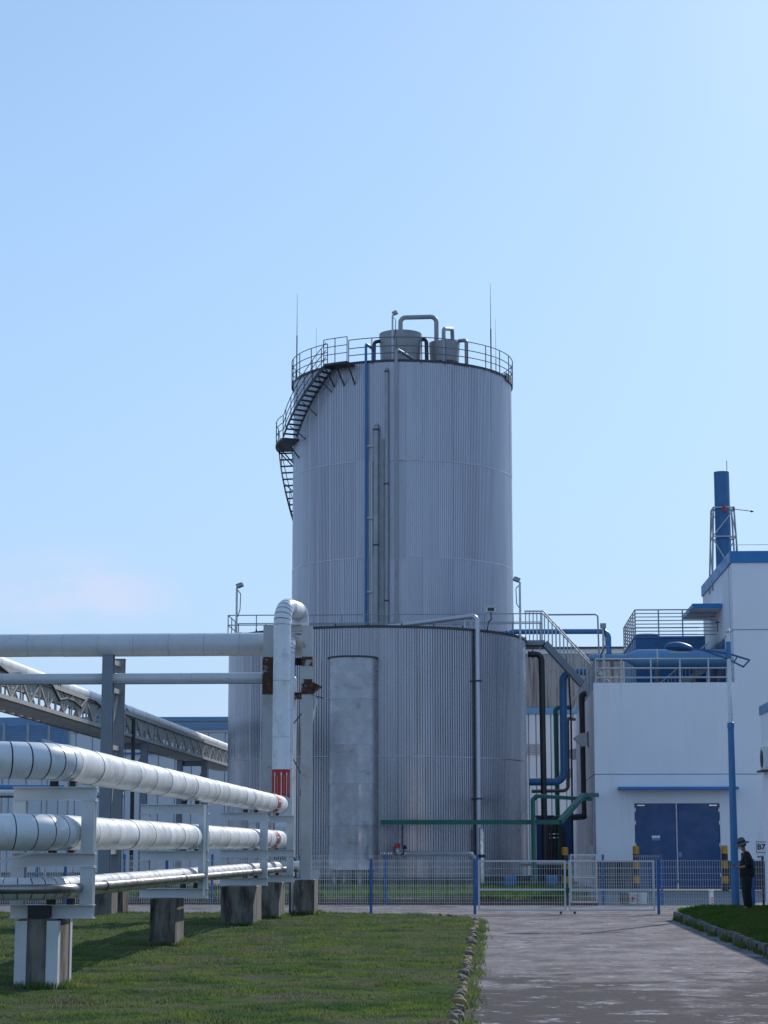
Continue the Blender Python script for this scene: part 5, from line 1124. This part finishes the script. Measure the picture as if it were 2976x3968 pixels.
x_ = X(2757, 59.9, 3490); t = thing('marker_post', 'short white cable marker post with small red characters', 'marker post', (x_, 59.9, 0)); MB().box(x_ - .06, x_ + .06, 59.84, 59.96, 0, .46).build('post', M['whitep'], t); MB().box(x_ - .08, x_ + .08, 59.82, 59.98, .461, .50).build('cap', M['whitep'], t)
for k in range(3):
    b = MB(); b.box(x_ - .035, x_ - .005, 59.832, 59.839, .08 + k * .08, .10 + k * .08); b.box(x_ + .01, x_ + .035, 59.832, 59.839, .08 + k * .08, .11 + k * .08); b.box(x_ - .035, x_ + .035, 59.833, 59.839, .115 + k * .08, .122 + k * .08); b.build('character', M['red'], t)

# ---- sign
sgy = 54.4; c = aty(2948, 3285, sgy)
sg = thing('area_sign', 'small white sign with a letter and number on a dark post by the fence', 'sign', (X(2958, sgy, 3400), sgy, 0))
MB().box(X(2957, sgy, 3400) - .03, X(2957, sgy, 3400) + .03, sgy - .03, sgy + .03, 0, c.z - .22).build('post', M['dark'], sg)
MB().box(c.x - .135, c.x + .135, sgy - .012, sgy + .012, c.z - .22, c.z + .18).build('plate', M['whitep'], sg); b = MB(); b.box(c.x - .135, c.x + .135, sgy - .0135, sgy - .0125, c.z - .13, c.z + .18)
b = MB(); b.box(c.x - .12, c.x + .12, sgy - .0145, sgy - .0125, c.z + .145, c.z + .16); b.box(c.x - .12, c.x + .12, sgy - .0145, sgy - .0125, c.z - .13, c.z - .115)
b.box(c.x - .12, c.x - .11, sgy - .0145, sgy - .0125, c.z - .113, c.z + .143); b.build('border', M['dark'], sg)
fc = bpy.data.curves.new('lettering', 'FONT'); fc.body = 'B7'; fc.size = .2; fc.align_x = 'CENTER'; fc.align_y = 'CENTER'; fc.extrude = .001; fc.offset = .006
fo = bpy.data.objects.new('lettering_curve', fc); lme = bpy.data.meshes.new_from_object(fo); bpy.data.objects.remove(fo); fo = bpy.data.objects.new('lettering', lme); lme.materials.clear(); lme.materials.append(M['dark']); COL.objects.link(fo); fo.parent = sg; fo.location = Vector((c.x + .01, sgy - .015, c.z + .015)) - WL[sg.name]; fo.rotation_euler = (math.pi / 2, 0, 0)

# ---- lamp post
ly = 52.2; lx = X(2848, ly, 3400); lb = .2; ltz = Z(2452, ly, 2815)
lp_ = thing('lamp_post', 'tall street lamp with blue lower pole, white upper pole and a blue swept arm', 'street lamp', (lx, ly, lb))
zsp = Z(2800, ly, 2830); ztop2 = ltz
MB().lathe([(.105, lb), (.105, lb + .02), (.078, zsp)], lx, ly, 20).build('lower_pole', M['blue_pipe'], lp_); MB().lathe([(.082, zsp - .12), (.082, zsp), (.06, zsp + .01), (.05, ztop2)], lx, ly, 18).build('upper_pole', M['lamp_white'], lp_)
MB().lathe([(.084, zsp - .16), (.09, zsp - .1), (.09, zsp - .02), (.084, zsp)], lx, ly, 18).build('collar', M['blue_pipe'], lp_)
MB().ball((lx, ly, ztop2 + .04), .065).build('finial', M['chrome'], lp_); MB().box(lx - .2, lx + .2, ly - .2, ly + .2, lb - .1, lb + .015).build('base_slab', M['kerb'], lp_)
za = Z(2520, ly, 2815); MB().lathe([(.066, za - .22), (.07, za - .2), (.07, za + .2), (.066, za + .22)], lx, ly, 16).build('arm_sleeve', M['blue_pipe'], lp_)
hx, hzv = X(2688, ly, 2515), Z(2514, ly, 2690); ex = X(2905, ly, 2560)
b = MB(); b.beam((hx, ly, hzv), (lx, ly, Z(2533, ly, 2815)), .04, .05); b.beam((hx + .22, ly, hzv - .03), (lx, ly, Z(2556, ly, 2815)), .035, .04)
b.beam((lx, ly, Z(2533, ly, 2815)), (ex, ly, Z(2558, ly, 2905)), .04, .045); b.beam((lx, ly, Z(2556, ly, 2815)), (ex - .17, ly, Z(2584, ly, 2880)), .035, .04)
b.beam((ex, ly, Z(2558, ly, 2905)), (ex - .18, ly, Z(2586, ly, 2880)), .035, .04); b.beam((ex - .32, ly, Z(2546, ly, 2860)), (ex - .42, ly, Z(2570, ly, 2850)), .03, .035); b.build('arm', M['lamp_blue'], lp_)
hl = X(2575, ly, 2510); prof = []
v = []; n1, n2 = 14, 12
for i in range(n1 + 1):
    t_ = i / n1; xx = hl + (hx - hl) * t_; hh = .15 * math.sin(math.pi * min(1, .12 + t_ * .80)) ** .7 if 0 < i < n1 else .02
    zc = hzv - .02 + (1 - t_) * .06 + .02 * math.sin(t_ * 3.14)
    for j in range(n2): a = 2 * math.pi * j / n2; v.append((xx, ly + hh * 1.25 * math.cos(a), zc + hh * (.62 if math.sin(a) < 0 else 1.0) * math.sin(a)))
f = [(i * n2 + j, i * n2 + (j + 1) % n2, (i + 1) * n2 + (j + 1) % n2, (i + 1) * n2 + j) for i in range(n1) for j in range(n2)] + [tuple(range(n2)), tuple(range(n1 * n2, (n1 + 1) * n2))]
o = MB().add(v, f, True).build('lamp_head', M['lamp_blue'], lp_); MB().box(hl + .14, hl + .62, ly - .08, ly + .08, hzv - .10, hzv - .085).build('lens', M['glass'], o)

# ================================================================== PERSON
def skin(name, verts, edges, radii, m, parent, sub=2):
    me = bpy.data.meshes.new(name); me.from_pydata(verts, edges, []); o = link(name, me, parent)
    md = o.modifiers.new('skin', 'SKIN'); md.use_smooth_shade = True; md.branch_smoothing = .6
    for i, r_ in enumerate(radii): me.skin_vertices[0].data[i].radius = r_ if isinstance(r_, tuple) else (r_, r_)
    me.skin_vertices[0].data[0].use_root = True
    sd = o.modifiers.new('sub', 'SUBSURF'); sd.levels = sub; sd.render_levels = sub; me.materials.append(m); return o
pyd = 48.9; pg = IZ + .085; ppx = X(2893, pyd, 3480)
pe = thing('person', 'person in black with a grey brimmed hat and pale mask reading a phone', 'person', (ppx, pyd, pg)); pe.scale = (.95, .95, .95)
# facing -X. local coordinates
def bodyv():
    V = [(0.02, 0, .95), (0.02, 0, 1.10), (0.03, 0, 1.25), (0.02, 0, 1.38), (-.015, 0, 1.46), (-.05, 0, 1.53), (-.085, 0, 1.60), (-.10, 0, 1.66)]
    E_ = [(i, i + 1) for i in range(7)]; Rr = [(.09, .11), (.08, .11), (.08, .11), (.05, .07), .05, .06, .088, .07]
    for s_ in (-1, 1):
        n = len(V); V += [(.02, s_ * .09, .88), (.0, s_ * .10, .50), (.035, s_ * .10, .10), (-.10, s_ * .115, .045)]
        E_ += [(0, n), (n, n + 1), (n + 1, n + 2), (n + 2, n + 3)]; Rr += [.07, .055, .042, .04]
    for s_ in (-1, 1):
        n = len(V); V += [(.01, s_ * .16, 1.33), (.06, s_ * .22, 1.12), (-.15, s_ * .13, 1.06), (-.21, s_ * .10, 1.075)]
        E_ += [(3, n), (n, n + 1), (n + 1, n + 2), (n + 2, n + 3)]; Rr += [.05, .042, .033, .03]
    return V, E_, Rr
V, E_, Rr = bodyv(); skin('body', V, E_, Rr, M['skin'], pe)
# hands: palm with five fingers closing on the phone
for s_ in (-1, 1):
    V = [(-.20, s_ * .10, 1.072), (-.255, s_ * .085, 1.085)]; E_ = [(0, 1)]; Rr = [.028, (.034, .016)]
    for k in range(4):
        n = len(V); yk = s_ * (.085 - .018 + .0) + s_ * (-.03 + k * .02); V += [(-.275, yk, 1.09 - k * .004), (-.31, yk - s_ * .012, 1.105), (-.325 + abs(k - 1.5) * .004, yk - s_ * .022, 1.122)]; E_ += [(1, n), (n, n + 1), (n + 1, n + 2)]; Rr += [.0095, .009, .008]
    n = len(V); V += [(-.24, s_ * .055, 1.105), (-.275, s_ * .04, 1.125)]; E_ += [(1, n), (n, n + 1)]; Rr += [.0105, .009]
    skin('hand', V, E_, Rr, M['skin'], pe, 1)
V = [(0.03, 0, .76), (0.03, 0, 1.00), (0.04, 0, 1.20), (0.03, 0, 1.36), (-.005, 0, 1.46)]; E_ = [(i, i + 1) for i in range(4)]; Rr = [(.21, .23), (.21, .23), (.215, .24), (.185, .215), .095]
for s_ in (-1, 1):
    n = len(V); V += [(.015, s_ * .21, 1.37), (.06, s_ * .24, 1.14), (-.02, s_ * .205, 1.075)]; E_ += [(3, n), (n, n + 1), (n + 1, n + 2)]; Rr += [.12, .10, .09]
skin('shirt', V, E_, Rr, M['cloth'], pe)
V = [(.025, 0, 1.02), (.025, 0, .90)]; E_ = [(0, 1)]; Rr = [(.17, .19), (.175, .20)]
for s_ in (-1, 1):
    n = len(V); V += [(.02, s_ * .092, .80), (.005, s_ * .10, .48), (.03, s_ * .10, .20), (.03, s_ * .10, .08)]; E_ += [(1, n), (n, n + 1), (n + 1, n + 2), (n + 2, n + 3)]; Rr += [.15, .118, .105, .10]
skin('trousers', V, E_, Rr, M['cloth'], pe)
for s_ in (-1, 1): skin('shoe', [(.06, s_ * .105, .055), (-.03, s_ * .11, .05), (-.13, s_ * .12, .04), (-.18, s_ * .122, .035)], [(0, 1), (1, 2), (2, 3)], [(.05, .045), (.05, .05), (.042, .05), (.03, .035)], M['black'], pe)
def local(mb, name, m, rot=None, loc=(0, 0, 0)):
    o = link(name, mb.mesh(name, m), pe); o.location = loc
    if rot: o.rotation_euler = rot
    return o
hb = MB(); hb.lathe([(.015, .135), (.07, .125), (.098, .09), (.107, .03), (.108, .0), (.15, -.012), (.195, -.04), (.20, -.05), (.15, -.022), (.10, -.012)], 0, 0, 28)
local(hb, 'hat', M['hat'], (0, R(-20), 0), (-.085, 0, 1.675)); 
o = local(MB().lathe([(.1085, .004), (.1105, .012), (.1095, .036), (.107, .04)], 0, 0, 28), 'hat_band', M['cloth'], (0, R(-20), 0), (-.085, 0, 1.675))
mk = MB(); mk.add([(0.02, -.075, .05), (-.055, -.04, .055), (-.085, 0, .06), (-.055, .04, .055), (.02, .075, .05), (.015, -.07, -.05), (-.04, -.04, -.06), (-.06, 0, -.065), (-.04, .04, -.06), (.015, .07, -.05)], [(i, i + 1, i + 6, i + 5) for i in range(4)], True)
local(mk, 'face_mask', M['mask'], (0, R(-22), 0), (-.125, 0, 1.575))
local(MB().ball((0, 0, 0), .024, 8), 'ear', M['skin'], None, (-.075, -.088, 1.60)); local(MB().ball((0, 0, 0), .024, 8), 'ear', M['skin'], None, (-.075, .088, 1.60))
local(MB().ball((0, 0, 0), .02, 8), 'nose', M['skin'], None, (-.178, 0, 1.615))
for s_ in (-1, 1): local(MB().ball((0, 0, 0), .012, 8), 'eye', M['black'], None, (-.168, s_ * .034, 1.642))
local(MB().lathe([(.02, .09), (.06, .08), (.092, .03), (.096, -.03), (.08, -.07), (.07, -.07)], 0, 0, 20), 'hair', M['black'], (0, R(-20), 0), (-.07, 0, 1.64))
ph = thing('phone', 'dark mobile phone held in front of the person in black', 'phone', (ppx - .275, pyd, pg + 1.06)); o = link('case', MB().box(-.006, .006, -.036, .036, -.075, .075).mesh('case', M['black']), ph); ph.rotation_euler = (0, R(-62), 0)
link('screen', MB().box(.0062, .0072, -.032, .032, -.068, .068).mesh('screen', M['dark']), ph)
